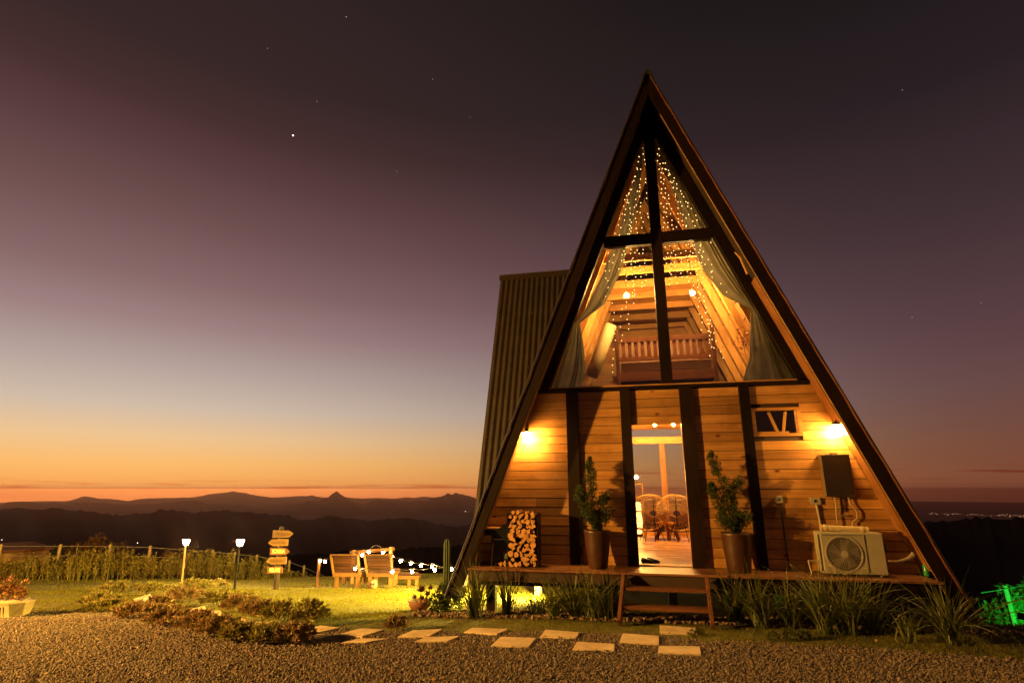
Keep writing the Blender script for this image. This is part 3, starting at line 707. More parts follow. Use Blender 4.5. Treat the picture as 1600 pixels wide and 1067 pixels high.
# dried branch by the curtain
br = empty('dried_branch', tuple(ORG), -YAW, label='orange leafy branch beside the right loft curtain', cat='branch')
c = loc(1166, 560, .5); MB().tube([c, (c[0]-.02, .5, c[2]+.25), (c[0]+.02, .5, c[2]+.5)], .006, 5).build('stem', REDWOOD_Z, br)
c0 = np.array(c)+np.array([0, 0, .32]); P = c0+rng.standard_normal((70, 3))*np.array([.06, .05, .12]); D = rng.standard_normal((70, 3)); X, Y, Z = frames(D, rng.uniform(0, 6, 70))
LEAF = np.array([(0, 0, 0), (-.5, 0, .45), (0, .1, 1.), (.5, 0, .45)]); LF = np.array([(0, 1, 2, 3)])
V, F = scatter(LEAF, LF, P, X*.035, Y*.035, Z*.06); np_mesh('leaf', V, F, leafy('orange_leaf', [(.5, .16, .03), (.35, .1, .02), (.6, .25, .05)]), br, kind='stuff')
MB().lathe([(.01, 0), (.07, 0), (.09, .16), (.08, .16), (.07, .02)], (c[0], .5, 3.37), 14).build('pot', plain('dark_pot', (.03, .02, .02), .5), br)

# ------------------------------------------------------------------ ground floor room
DOWN = glow('ceiling_spot', WARM, L_DOWN)
for px, py, v, lab in ((1024, 677, 4.0, 'left of two small ceiling lamps seen through the doorway'), (1053, 674, 4.0, 'right of two small ceiling lamps seen through the doorway')):
    a = fac(px, py, v); t = empty('ceiling_lamp', tuple(ORG), -YAW, label=lab, cat='ceiling lamp', group='ceiling lamps in the room')
    MB().lathe([(.05, 3.24), (.05, 3.20), (.03, 3.16)], (a[0], v, 0), 12).build('fitting', BLACK, t); MB().ball((a[0], v, 3.135), .027, 10, 6).build('bulb', DOWN, t)
WICK = plain('woven_cane', (.55, .34, .13), .6, 0, .3, 30, .6)
def cane_chair(px, py, v, yaw_, label):
    a = fac(px, py, v); t = empty('cane_chair', tuple(ORG+E1*a[0]+E2*v+np.array([0, 0, .562])), -YAW+yaw_, label=label, cat='chair', group='cane chairs in the doorway')
    # round bucket shell, open to the back (faces away from the door)
    def shell(s, r):
        th = s; w = (.47*math.sin(r*math.pi/2))*(1-.10*math.cos(th)); x = w*math.cos(th)*1.0; z = .60+w*math.sin(th)*.84; y = -.24+.40*(1-math.cos(r*1.35)) * .0-.0
        y = -.22+.42*(r**2.2)*(.55-.45*math.sin(th)); return (x, y, z)
    n = 34
    rim = [shell(2*math.pi*k/n, 1) for k in range(n+1)]; MB().tube(rim, .020, 6, False).build('rim', WICK, t)
    m = MB()
    for k in range(n):
        m.tube([shell(2*math.pi*k/n, r) for r in (.12, .3, .5, .7, .85, 1)], .0062, 4, False)
    for r in (.12, .35, .55, .75, .9): m.tube([shell(2*math.pi*k/n, r) for k in range(n+1)], .0055, 4, False)
    m.build('woven_shell', WICK, t)
    for sx in (-1, 1):
        for sy in (-1, 1): MB().tube([(sx*.10, sy*.1, .42), (sx*.22, sy*.22, 0)], .009, 6).build('leg', BLACK, t)
    MB().tube([(0, -.26, .95), (0, -.28, .6), (0, -.24, .0)], .010, 6).build('leg', BLACK, t)
cane_chair(1019, 838, 4.4, .25, 'left round woven cane chair facing the rear windows'); cane_chair(1064, 838, 4.4, -.3, 'right round woven cane chair partly hidden by the door jamb')
tb = empty('stump_table', tuple(ORG), -YAW, label='low wooden table on three thick splayed legs', cat='table')
a = fac(1043, 838, 4.7); u = a[0]
MB().lathe([(.001, .95), (.24, .95), (.25, .93), (.24, .90), (.001, .90)], (u, 4.7, 0), 20).build('table_top', PINE, tb)
for dx, dy in ((-.2, 0), (.02, -.15), (.2, .02)): MB().tube([(u+dx*.5, 4.7+dy*.5, .9), (u+dx*1.3, 4.7+dy*1.3, .562)], [.035, .045], 8).build('leg', REDWOOD_Z, tb)
# shelf and lamp at the left of the room
sh = empty('side_shelf', tuple(ORG), -YAW, label='pale shelf unit against the left side of the room', cat='shelf')
for z in (.75, 1.15, 1.5, 1.8): MB().box(-.75, .22, 5.0, 5.3, z, z+.03).build('shelf_board', PINE, sh)
for x in (-.75, .19): MB().box(x, x+.03, 5.0, 5.3, .565, 1.83).build('upright', PINE_Z, sh)
fl2 = empty('table_lamp', tuple(ORG), -YAW, label='small glowing lamp at the left edge of the doorway', cat='lamp')
q = loc(994, 745, 5.15); MB().ball(q, .035, 8, 6).build('bulb', glow('room_bulb', WARM, L_DOWN*.3), fl2); MB().tube([(q[0], q[1], q[2]-.03), (q[0], q[1], 1.83)], .012, 6).build('stem', BLACK, fl2)
bk = empty('glowing_basket', tuple(ORG), -YAW, label='tall glowing paper lampshade on the floor left of the chairs', cat='lamp')
q = loc(997, 838, 5.0); MB().lathe([(.10, 0), (.13, .25), (.11, .75)], (q[0], 5.55, .62), 14).build('shade', glow('paper_shade', WARM, 5), bk); MB().lathe([(.01, 0), (.12, 0), (.12, .05)], (q[0], 5.55, .564), 14).build('base', REDWOOD, bk)
shoe = empty('shoes', tuple(ORG), -YAW, label='dark pair of shoes just inside the door on the polished floor', cat='shoes')
q = fac(1003, 879, .25)
for i, (dx, dy, r) in enumerate(((0, 0, .4), (.09, .06, -.5))):
    m = MB(); m.tube([(q[0]+dx-.0, .3+dy, .60), (q[0]+dx+.07, .3+dy-.02, .598), (q[0]+dx+.15, .3+dy-.03, .585), (q[0]+dx+.19, .3+dy-.03, .578)], [.045, .036, .026, .010], 8)
    m.build('shoe', BLACK, shoe, smooth=True)

# ------------------------------------------------------------------ things on the deck and wall
def lantern(u, z, side, label):
    t = empty('wall_lantern', tuple(ORG), -YAW, label=label, cat='lantern', group='lit wall lanterns on the front'); y = -.17
    MB().box(u+side*.02-.03, u+side*.02+.03, -.045, -.026, z+.10, z+.24).build('back_plate', BLACK, t)
    MB().tube([(u+side*.02, -.045, z+.17), (u+side*.02, -.08, z+.24), (u+side*.01, -.13, z+.25), (u, y, z+.21), (u, y, z+.14)], .008, 6).build('arm', BLACK, t)
    MB().lathe([(.001, .155), (.018, .145), (.03, .125), (.088, .085), (.092, .078), (.001, .078)], (u, y, z), 8).build('cap', BLACK, t)
    MB().lathe([(.072, .076), (.050, -.085), (.001, -.09)], (u, y, z), 8).build('glass', glow('lantern_glass', WARM, L_LANTERN) if 'lantern_glass' not in bpy.data.materials else bpy.data.materials['lantern_glass'], t)
    m = MB()
    for k in range(8):
        th = 2*math.pi*(k+0)/8; m.tube([(u+.077*math.cos(th), y+.077*math.sin(th), z+.055), (u+.054*math.cos(th), y+.054*math.sin(th), z-.088)], .004, 4)
    m.build('frame', BLACK, t)
lantern(-1.71, 2.53, -1, 'lit wall lantern at the left beside the sloping roof'); lantern(3.02, 2.54, 1, 'lit wall lantern at the right above the grey heater')
# water heater
h = empty('water_heater', tuple(ORG), -YAW, label='dark grey glossy water heater box under the right lantern', cat='water heater')
STEEL = plain('heater_face', (.07, .048, .033), .2, .6, .1, 4, 0); WHITE = plain('cream_casing', (.36, .32, .22), .5, 0, .06, 8, 0)
MB().box(2.75, 3.13, -.17, -.165+.006, 1.595, 2.19).build('front_panel', STEEL, h, bevel=.004)
MB().box(2.745, 3.135, -.158, -.027, 1.59, 2.195).build('casing', plain('heater_casing', (.26, .19, .11), .4, .5, .1, 6, 0), h, bevel=.003)
MB().box(2.89, 2.99, -.12, -.06, 2.196, 2.215).build('flue', BLACK, h)
for (x, pts) in (('a', [(2.88, 1.59), (2.885, 1.45), (2.87, 1.35), (2.875, 1.16)]), ('b', [(3.06, 1.59), (3.08, 1.48), (3.15, 1.38), (3.14, 1.28), (3.07, 1.24), (3.06, 1.12)])):
    MB().tube([(a, -.07, b) for a, b in pts], .010, 6).build('hose', WHITE, h, smooth=True)
MB().tube([(2.96, -.06, 1.59), (2.955, -.06, 1.38)], .012, 6).build('pipe', BLACK, h); MB().box(2.93, 3.03, -.06, -.03, 1.31, 1.335).build('valve', plain('brass', (.5, .4, .25), .35, .8), h)
for uu, z, zb, lab, mat in ((2.12, 1.545, .56, 'small cream wall socket with a black cable running down', BLACK), (2.62, 1.525, 1.12, 'double cream socket with a pale conduit beside the heater', WHITE)):
    s = empty('wall_socket', tuple(ORG), -YAW, label=lab, cat='socket', group='sockets on the front wall')
    wd = .05 if mat is BLACK else .07
    MB().box(uu-wd, uu+wd, -.06, -.027, z-.05, z+.05).build('plate', WHITE, s, bevel=.004); MB().box(uu-.018, uu+.018, -.066, -.061, z-.02, z+.018).build('outlet', plain('green_plug', (.05, .12, .05), .6) if mat is BLACK else BLACK, s)
    MB().tube([(uu+.01, -.045, z-.05), (uu+.02, -.045, (z+zb)/2), (uu+.03, -.05, zb)], .012 if mat is BLACK else .017, 8).build('conduit', mat, s)
# air conditioner outdoor unit
ac = empty('air_conditioner', tuple(ORG), -YAW, label='cream air conditioner outdoor unit with round fan grille on the deck', cat='air conditioner')
ax0, ax1, az0_, az1_, ay = 2.50, 3.29, .575, 1.115, -.46
MB().box(ax0, ax1, ay, -.16, az0_, az1_).build('casing', WHITE, ac, bevel=.012)
cx, cz = 2.775, .835
m = MB(); n = 40; V = []
for k in range(n):
    th = 2*math.pi*k/n
    for r, y in ((.245, ay-.004), (.225, ay-.016), (.215, ay-.004)): V.append((cx+r*math.cos(th), y, cz+r*math.sin(th)))
MB().add(V, [(3*k+i, 3*k+i+1, 3*((k+1) % n)+i+1, 3*((k+1) % n)+i) for k in range(n) for i in range(2)]).build('grille_ring', WHITE, ac, smooth=True)
DKG = plain('dark_fan_well', (.035, .03, .025), .6)
m = MB(); m.add([(cx, ay-.002, cz)]+[(cx+.222*math.cos(2*math.pi*k/n), ay-.002, cz+.222*math.sin(2*math.pi*k/n)) for k in range(n)], [(0, 1+k, 1+(k+1) % n) for k in range(n)]); m.build('fan_well', DKG, ac)
for k in range(5):
    th = 2*math.pi*k/5+.3; m = MB(); pts = []
    m.add([(cx+.05*math.cos(th), ay-.004, cz+.05*math.sin(th)), (cx+.19*math.cos(th-.5), ay-.005, cz+.19*math.sin(th-.5)), (cx+.2*math.cos(th+.15), ay-.004, cz+.2*math.sin(th+.15)), (cx+.06*math.cos(th+.9), ay-.004, cz+.06*math.sin(th+.9))], [(0, 1, 2, 3)])
    m.build('fan_blade', plain('fan_grey', (.13, .11, .09), .5), ac)
WIREW = plain('grille_wire', (.36, .31, .22), .5)
for k in range(36):
    th = 2*math.pi*k/36; m = MB(); m.tube([(cx+r*math.cos(th+.9*(r-.05)/.2*.55), ay-.018, cz+r*math.sin(th+.9*(r-.05)/.2*.55)) for r in (.045, .09, .14, .18, .222)], .0017, 4, False); m.build('grille_spoke', WIREW, ac)
for r in (.075, .11, .145, .18, .205): MB().tube([(cx+r*math.cos(2*math.pi*k/40), ay-.015, cz+r*math.sin(2*math.pi*k/40)) for k in range(41)], .0009, 4, False).build('grille_hoop', WIREW, ac)
MB().prism([(cx+.046*math.cos(2*math.pi*k/16), cz+.046*math.sin(2*math.pi*k/16)) for k in range(16)], ay-.026, ay-.016).build('grille_hub', WHITE, ac)
for a in ((3.055, ay-.004, .60, 3.058, ay-.004, 1.09),): MB().bar(a[:3], a[3:], .006, .005).build('panel_seam', DKG, ac)
MB().box(ax0+.03, ax1-.26, ay-.006, ay-.001, 1.075, 1.082).build('panel_seam', DKG, ac)
MB().box(ax0-.004, ax0-.0005, -.44, -.36, .60, 1.08).build('side_vent', DKG, ac)
for x in (2.6, 3.15): MB().box(x, x+.06, -.44, -.18, .551, .574).build('foot', BLACK, ac)
MB().box(3.291, 3.33, -.4, -.27, .86, .98).build('valve_cover', DKG, ac, bevel=.01)
t = empty('rolled_mat', tuple(ORG), -YAW, label='rolled woven cane mat lying on top of the air conditioner', cat='mat')
m = MB(); pts = [(2.55+.60*i/40, -.36, 1.165-.0005*i) for i in range(41)]; m.tube(pts, [.042+(.0015 if i % 2 else 0)+(.006 if i in (3, 4, 5, 34, 35, 36, 0, 40) else 0) for i in range(41)], 14); m.build('roll', plain('woven_straw', (.48, .36, .18), .8, 0, .3, 40, .5), t)
t = empty('drain_pipe', tuple(ORG), -YAW, label='pale insulated pipe curving from the air conditioner to the roof edge', cat='pipe')
P = [loc(*p, -.1) for p in ((1388, 877), (1402, 877.5), (1418, 874), (1428, 868), (1430, 862))]; MB().tube(P, [.018, .02, .03, .045, .035], 10).build('pipe_sleeve', plain('foam_sleeve', (.55, .44, .30), .85, 0, .2, 30, .6), t, smooth=True)
t = empty('angle_bracket', tuple(ORG), -YAW, label='cream metal bracket standing left of the air conditioner', cat='bracket')
MB().tube([loc(1285, 876, -.3), loc(1263, 876, -.3), loc(1269, 897, -.3)], .014, 4).build('bracket_bar', WHITE, t)
t = empty('green_bottle', tuple(ORG), -YAW, label='green bottle with brown cap at the right end of the deck', cat='bottle')
q = fac(1447, 890, -.25); MB().lathe([(.001, 0), (.035, 0), (.037, .02), (.037, .13), (.018, .17), (.016, .19)], (q[0], -.25, .552), 14).build('body', plain('green_plastic', (.02, .22, .05), .25), t, smooth=True)
MB().lathe([(.02, 0), (.02, .05), (.001, .052)], (q[0], -.25, .742), 10).build('cap', plain('brown_cap', (.3, .15, .06), .5), t)

# potted shrubs
CLAY = plain('brown_glazed_clay', (.05, .018, .008), .38, 0, .25, 6, .15)
CONI = leafy('dark_conifer_leaf', [(.022, .036, .010), (.045, .068, .014), (.032, .05, .014), (.08, .095, .02)], .6, .15)
SPRIG = np.array([(0, 0, 0), (-.5, 0, .4), (0, .15, 1), (.5, 0, .4)]); SPF = np.array([(0, 1, 2, 3)])
def clumps(cs, n, size, lw, up=.4):
    """many small leaf faces on the shells of clumps: cs rows are x,y,z,r"""
    cs = np.array(cs, float); k = rng.integers(0, len(cs), n); d = unit(rng.standard_normal((n, 3))); r = cs[k, 3]*rng.uniform(.35, 1.05, n)**.6
    P = cs[k, :3]+d*r[:, None]; D = d+np.array([0, 0, up])+rng.standard_normal((n, 3))*.4; X, Y, Z = frames(D, rng.uniform(0, 6.3, n)); s = size*rng.uniform(.6, 1.3, n)
    return scatter(SPRIG, SPF, P, X*(s*lw)[:, None], Y*s[:, None], Z*s[:, None])
def pot_shrub(u, v, zt, rt, rb_, limbs, lab, shrub_lab):
    t = empty('potted_shrub', tuple(ORG+E1*u+E2*v+np.array([0, 0, .551])), -YAW, label=lab, cat='potted plant', group='potted shrubs beside the door')
    MB().lathe([(.001, 0), (rb_, 0), (rb_+.01, .02), (rt*.93, .30), (rt, zt-.03), (rt+.008, zt), (rt-.015, zt+.002), (rt-.03, zt-.05), (.001, zt-.055)], (0, 0, 0), 32).build('pot', CLAY, t, smooth=True)
    MB().lathe([(.001, zt-.05), (rt-.03, zt-.052)], (0, 0, 0), 20).build('soil', SOIL, t)
    cs = []
    for pts in limbs:
        MB().tube([(x, y, z) for x, y, z, r in pts], [.013-.002*i for i in range(len(pts))], 6).build('stem', wood('shrub_bark', (.06, .035, .02), (.12, .07, .04), 'z', knots=False) if 'shrub_bark' not in bpy.data.materials else bpy.data.materials['shrub_bark'], t)
        for (a, b) in zip(pts[:-1], pts[1:]):
            for f in np.linspace(0, 1, 7):
                p = [a[i]*(1-f)+b[i]*f for i in range(4)]
                if p[3] > .005:
                    for q in range(2): cs.append((p[0]+random.gauss(0, p[3]*.5), p[1]+random.gauss(0, p[3]*.5), p[2]+random.gauss(0, .02), p[3]*random.uniform(.45, .9)))
    for c_ in range(len(cs)): cs[c_] = (cs[c_][0], cs[c_][1], cs[c_][2], cs[c_][3]*1.12)
    V, F = clumps(cs, 14000, .028, .45); np_mesh('foliage', V, F, CONI, t, kind='stuff')
pot_shrub(-.59, -.36, .54, .195, .13, [[(.02, 0, .5, 0), (-.02, 0, .75, .05), (-.06, 0, 1.1, .08), (-.08, 0, 1.38, .07), (-.075, 0, 1.6, .035)], [(0, 0, .5, 0), (-.12, .02, .75, .06), (-.22, 0, 1.0, .085), (-.27, 0, 1.16, .05)],
          [(.02, 0, .5, 0), (.09, 0, .7, .09), (.16, -.03, .82, .08)], [(0, 0, .55, 0), (.08, .03, .95, .07), (.17, 0, 1.05, .06)], [(0, 0, .5, 0), (-.05, -.08, .72, .09), (-.14, -.05, .9, .08)]], 'tall brown pot with a bushy dark conifer left of the door', '')
pot_shrub(1.41, -.36, .535, .205, .15, [[(0, 0, .5, 0), (-.03, 0, .75, .08), (-.10, 0, 1.05, .09), (-.19, 0, 1.42, .06), (-.24, 0, 1.68, .03)], [(0, 0, .5, 0), (-.15, .02, .8, .07), (-.27, 0, 1.12, .06), (-.29, 0, 1.2, .03)],
          [(.02, 0, .5, 0), (.08, 0, .68, .11), (.15, 0, .78, .08)], [(0, 0, .55, 0), (.02, .03, 1.05, .07), (.11, 0, 1.3, .05)], [(0, 0, .55, 0), (-.08, -.08, .66, .09), (-.2, -.05, .72, .07)]], 'tall brown pot with a thin leaning conifer right of the door', '')

# firewood in a narrow black rack
fw = empty('firewood_rack', tuple(ORG), -YAW, label='narrow black rack stacked with split firewood on the left of the deck', cat='firewood rack')
for x in (-1.965, -1.50): MB().box(x, x+.02, -.50, -.20, .552, 1.33).build('rack_side', BLACK, fw)
MB().box(-1.945, -1.50, -.20, -.18, .552, 1.33).build('rack_back', BLACK, fw)
LOGF = plain('split_log_end', (.42, .20, .055), .8, 0, .45, 14, .3, rnd=False); LOGB = plain('log_bark', (.14, .055, .03), .9, 0, .4, 25, .7)
def logpoly(kind, r):
    if kind == 0: return [(r*math.cos(2*math.pi*k/9)*random.uniform(.9, 1.05), r*math.sin(2*math.pi*k/9)*random.uniform(.85, 1.0)) for k in range(9)]
    if kind == 1: return [(r*1.1*math.cos(math.pi*k/6), r*1.1*math.sin(math.pi*k/6)-r*.4) for k in range(7)]
    return [(0, -r*.8), (r*.95, r*.35), (r*.5, r*.8), (-r*.1, r*.95), (-r*.7, r*.6)]
def log(cx, cz, r, y0):
    kd = random.choice([0, 1, 1, 2, 2]); a = random.uniform(0, 6.28); P = [(x*math.cos(a)-z*math.sin(a)+cx, x*math.sin(a)+z*math.cos(a)+cz) for x, z in logpoly(kd, r)]
    ar = sum(P[i][0]*P[(i+1) % len(P)][1]-P[(i+1) % len(P)][0]*P[i][1] for i in range(len(P)))
    if ar < 0: P = P[::-1]
    m = MB().prism(P, y0, y0+.3); me = m.mesh('log', LOGF); me.materials.append(LOGB)
    for i, p in enumerate(me.polygons): p.material_index = 0 if i < 2 else 1
    link('log', me, fw)
z = .60; row = 0
while z < 1.36:
    xs = [-1.905, -1.825, -1.745, -1.665, -1.60, -1.545] if row % 2 == 0 else [-1.87, -1.785, -1.705, -1.625, -1.56]
    for x in xs:
        if random.random() < .94: log(x+random.uniform(-.01, .01), z+random.uniform(-.012, .012), random.uniform(.038, .050), -.53+random.uniform(-.02, .03))
    z += .068; row += 1
for x in (-2.075, -2.0, ): log(x, .593, .04, -.50)
t = empty('green_slab', tuple(ORG), -YAW, label='flat green plate leaning on its corner against the firewood', cat='plate')
MB().prism([fac(*p, -.42) for p in ((774, 829), (791, 848.5), (801, 832), (794, 815))], -.42, -.405).build('plate', plain('green_paint', (.13, .20, .07), .6, 0, .2, 15, .2), t)
MB().prism([fac(*p, -.42) for p in ((789, 864), (799, 864), (800, 873), (788, 872))], -.43, -.41).build('small_plate', plain('green_paint_dark', (.06, .10, .035), .6), t)
t = empty('grill_table', tuple(ORG), -YAW, label='low dark table with a wooden top in the left corner of the deck', cat='table')
MB().box(-2.33, -1.99, -.40, -.05, 1.075, 1.10).build('table_top', PINE, t); MB().box(-2.36, -1.97, -.38, -.05, .99, 1.073).build('apron', BLACK, t)
for x in (-2.25, -2.0): MB().box(x, x+.03, -.36, -.33, .552, .989).build('leg', BLACK, t)
MB().box(-2.24, -1.98, -.33, -.06, .58, .985).build('cabinet', BLACK, t); MB().bar((-2.24, -.345, .93), (-2.0, -.345, .93), .01, .012).build('handle', plain('steel', (.5, .5, .48), .3, .9), t)
t = empty('thin_stake', tuple(ORG), -YAW, label='thin pale stick leaning by the dark table', cat='stick'); MB().tube([loc(768, 884, -.5), loc(770.5, 845, -.5)], .008, 5).build('stick', PINE_Z, t)
t = empty('brick_pile', tuple(ORG), -YAW, label='two red bricks stacked behind the leaning green plate', cat='bricks')
for i in range(2): MB().box(-2.06, -1.975, -.36, -.2, .70+i*.075-.08, .765+i*.075-.08).build('brick', plain('red_brick', (.30, .10, .045), .9) if i == 0 else bpy.data.materials['red_brick'], t)

# ------------------------------------------------------------------ plants in front of the deck
BLADE = leafy('strap_leaf', [(.05, .07, .02), (.09, .11, .03), (.15, .15, .04), (.07, .09, .025), (.22, .19, .07)], .45, .25)
def blade_clump(n, h, spread, w):
    ns = 7; V = []; F = []
    for i in range(n):
        a = rng.uniform(0, 2*math.pi); L = h*rng.uniform(.55, 1.15); lean = rng.uniform(.05, 1)**.8*spread*1.15; droop = rng.uniform(.4, 1.15)*lean
        bx, by = rng.normal(0, .045, 2); d = np.array([math.cos(a), math.sin(a)]); side = np.array([-d[1], d[0], 0]); b0 = len(V); tw = rng.uniform(-.5, .5)
        for k in range(ns+1):
            t = k/ns; rad = lean*L*(t**1.25); z = L*(t-droop*.62*t**2.6); ww = w*(1-t**2.2)*(.55+.9*min(t*3, 1))*.5+.0006
            c = np.array([bx+d[0]*rad, by+d[1]*rad, z]); s = side*math.cos(tw*t*2)+np.array([0, 0, 1])*math.sin(tw*t*2)
            V.append(c-s*ww); V.append(c+s*ww)
        for k in range(ns): F.append((b0+2*k, b0+2*k+1, b0+2*k+3, b0+2*k+2))
    return np.array(V), np.array(F)
CL = [(742, 966, 95, .78, .75, 'broad clump of strap leaves under the left foot of the roof'), (794, 962, 60, .66, .5, 'narrow upright clump under the deck beam, second from the left'), (838, 962, 30, .42, .8, 'sparse low tuft under the deck beam, third from the left'),
      (866, 966, 60, .62, .85, 'arching clump under the firewood end of the deck'), (898, 966, 70, .68, .85, 'clump right under the left conifer pot'), (926, 968, 60, .66, .8, 'clump between the left pot and the steps'), (950, 968, 60, .62, .7, 'clump touching the left side of the wooden steps'),
      (1150, 975, 90, .72, 1., 'first clump to the right of the wooden steps'), (1190, 980, 90, .74, .95, 'second clump to the right of the wooden steps'), (1238, 982, 70, .68, 1., 'third clump to the right of the steps, under the black cable'),
      (1290, 990, 100, .80, .9, 'tall clump left of the air conditioner with the bright flowers'), (1325, 992, 100, .82, .85, 'tall clump straight in front of the fan grille'), (1362, 990, 90, .75, 1.1, 'wide arching clump in front of the air conditioner casing'),
      (1422, 1003, 34, .42, .7, 'small thin tuft between the two big right clumps'), (1488, 1006, 85, .80, 1.15, 'wide clump with long arching leaves at the far right')]
for px, py, n, h_, sp_, lab in CL:
    P = gnd(px, py); V, F = blade_clump(int(n*1.15), h_*1.1, sp_, .013)
    V = V+np.array([P[0], P[1], float(ground_z(P[0], P[1]))]); tag(np_mesh('strap_leaf_clump', V, F, BLADE), lab, 'grass clump', 'strap-leaf clumps along the deck')
PETAL = leafy('pale_yellow_petal', [(.75, .65, .22), (.6, .5, .15)], .6, .3)
for px, py, lab in ((1295, 884, 'pale yellow flower at the lower left of the fan grille'), (1352, 889, 'pale yellow flower at the lower right of the fan grille'), (1320, 898, 'pale yellow flower low under the fan grille')):
    P = at(px, py, 7.62); t = empty('yellow_flower', tuple(P), 0, label=lab, cat='flower', group='flowers in front of the air conditioner')
    n = 6; X, Y, Z = frames(np.stack([np.cos(np.arange(n)*1.05), np.sin(np.arange(n)*1.05), np.full(n, .45)], -1)); V, F = scatter(SPRIG, SPF, np.zeros((n, 3)), X*.028, Y*.03, Z*.04); np_mesh('petal', V, F, PETAL, t)
    g = float(ground_z(P[0], P[1])); MB().tube([(0, 0, 0), (.01, .02, (g-P[2])*.5), (0, .03, g-P[2])], .003, 4).build('stem', BLADE, t)
# juniper mounds
JUN = leafy('juniper_sprig', [(.14, .16, .03), (.26, .25, .045), (.17, .11, .05), (.34, .30, .05), (.18, .18, .035), (.25, .15, .07), (.24, .23, .04)], .6, .2)
JUNR = leafy('juniper_red_sprig', [(.13, .14, .03), (.30, .15, .10), (.24, .22, .045), (.36, .18, .12), (.19, .19, .035)], .6, .2)
def mound(px, py, rx, ry, h_, lab, red=False, n=2600, lean=.35):
    P = gnd(px, py); h_ *= (.70 if lean and lab.find('front row') > 0 else .84); rx *= .72; ry *= .72; n = int(n*.9)
    nb = 46; m_ = n//nb; bi = np.repeat(np.arange(nb), m_); n = len(bi)
    an = rng.uniform(0, 6.28, nb); rr_ = rng.uniform(.1, 1, nb)**.7
    tip = np.stack([np.cos(an)*rr_*rx+lean*h_*.8, np.sin(an)*rr_*ry, h_*(1.05-.62*rr_**2)*rng.uniform(.75, 1.15, nb)], -1)
    root_ = np.stack([np.cos(an)*rr_*rx*.45, np.sin(an)*rr_*ry*.45, np.zeros(nb)], -1); f_ = rng.uniform(.15, 1.05, n)**.7
    ax = tip-root_; Q = root_[bi]+ax[bi]*f_[:, None]; Q[:, 2] = np.maximum(Q[:, 2]+.03*np.sin(f_*3), .008); Q = Q+rng.standard_normal((n, 3))*(.030*(1.25-f_))[:, None]; Q[:, 2] = np.maximum(Q[:, 2], .008)
    D = unit(ax)[bi]+rng.standard_normal((n, 3))*.42; X, Y, Z = frames(D, rng.uniform(0, 6.3, n)); s = .046*rng.uniform(.6, 1.4, n)
    V, F = scatter(SPRIG, SPF, Q, X*(s*.36)[:, None], Y*s[:, None], Z*s[:, None]); V = V+np.array([P[0], P[1], float(ground_z(P[0], P[1]))])
    o = np_mesh('juniper_mound', V, F, JUNR if red else JUN); return tag(o, lab, 'juniper', 'low junipers along the stepping stones')
MO = [(165, 955, .6, .35, .22, 0), (215, 965, .55, .35, .26, 1), (262, 976, .5, .33, .27, 1), (300, 984, .45, .32, .27, 1), (332, 992, .42, .32, .27, 1), (372, 1000, .38, .28, .24, 0), (412, 1004, .36, .26, .22, 0), (455, 1004, .36, .26, .25, 1),
      (185, 925, .8, .4, .24, 0), (235, 930, .6, .4, .26, 0), (300, 925, .7, .4, .28, 0), (285, 940, .5, .35, .28, 1), (340, 945, .55, .35, .27, 0), (372, 955, .45, .35, .25, 1), (400, 966, .4, .3, .27, 1), (432, 972, .4, .3, .28, 0), (474, 976, .36, .3, .32, 0),
      (620, 984, .20, .15, .15, 1), (150, 945, .5, .4, .2, 0), (330, 918, .6, .3, .2, 0), (245, 952, .35, .25, .22, 1)]
OR = ['leftmost', 'second', 'third', 'fourth', 'fifth', 'sixth', 'seventh', 'last']
for i, (px, py, rx, ry, h_, red) in enumerate(MO):
    if i < 8: lab = OR[i]+' juniper mound of the front row along the gravel, counted from the left'
    elif i < 17: lab = ['leftmost', 'second', 'third', 'fourth', 'fifth', 'sixth', 'seventh', 'eighth', 'last'][i-8]+' juniper of the back row between stepping stones and lawn'
    else: lab = ['small round shrub alone between the slabs and the lawn', 'flat juniper at the far left tip of the planting', 'low juniper at the foot of the middle lamp', 'reddish juniper between the upper stepping stones'][i-17]
    mound(px, py, rx, ry, h_, lab, red, n=2600 if i != 17 else 1500, lean=.3 if i != 17 else 0)
# succulent in a bowl and the bush next to it
P = gnd(655, 953); gz = float(ground_z(P[0], P[1])); t = empty('succulent_bowl', (P[0], P[1], gz), 0, label='red succulent rosettes in a brown clay bowl on the lawn edge', cat='potted plant')
MB().lathe([(.001, 0), (.11, 0), (.16, .06), (.19, .15), (.175, .15), (.15, .11), (.001, .12)], (0, 0, 0), 24).build('bowl', plain('terracotta', (.20, .075, .04), .7), t, smooth=True)
ROS = leafy('rosette_leaf', [(.10, .05, .03), (.18, .07, .05), (.08, .07, .03)], .45, .1)
for (x, y, z, r) in ((.02, 0, .30, .13), (.12, .03, .24, .09), (-.08, 0, .2, .08), (.05, -.08, .2, .08), (.17, 0, .34, .08)):
    n = 42; k = np.arange(n); th = k*2.4; el = .15+1.2*(1-k/n); D = np.stack([np.cos(th)*np.sin(el), np.sin(th)*np.sin(el), np.cos(el)], -1); X, Y, Z = frames(D)
    V, F = scatter(SPRIG, SPF, np.tile(np.array([x, y, z-.03]), (n, 1)), X*r*.35, Y*r*.6, Z*r); np_mesh('rosette', V, F, ROS, t); MB().tube([(x*.5, y*.5, .1), (x, y, z)], .009, 5).build('stem', LOGB, t)
def bush(px, py, cs, n, size, mat, name, lab, cat, lw=.5):
    P = gnd(px, py); V, F = clumps(cs, n, size, lw); V = V+np.array([P[0], P[1], float(ground_z(P[0], P[1]))]); V[:, 2] = np.maximum(V[:, 2], float(ground_z(P[0], P[1])))
    return tag(np_mesh(name, V, F, mat), lab, cat, kind='stuff' if cat == 'weeds' else None)
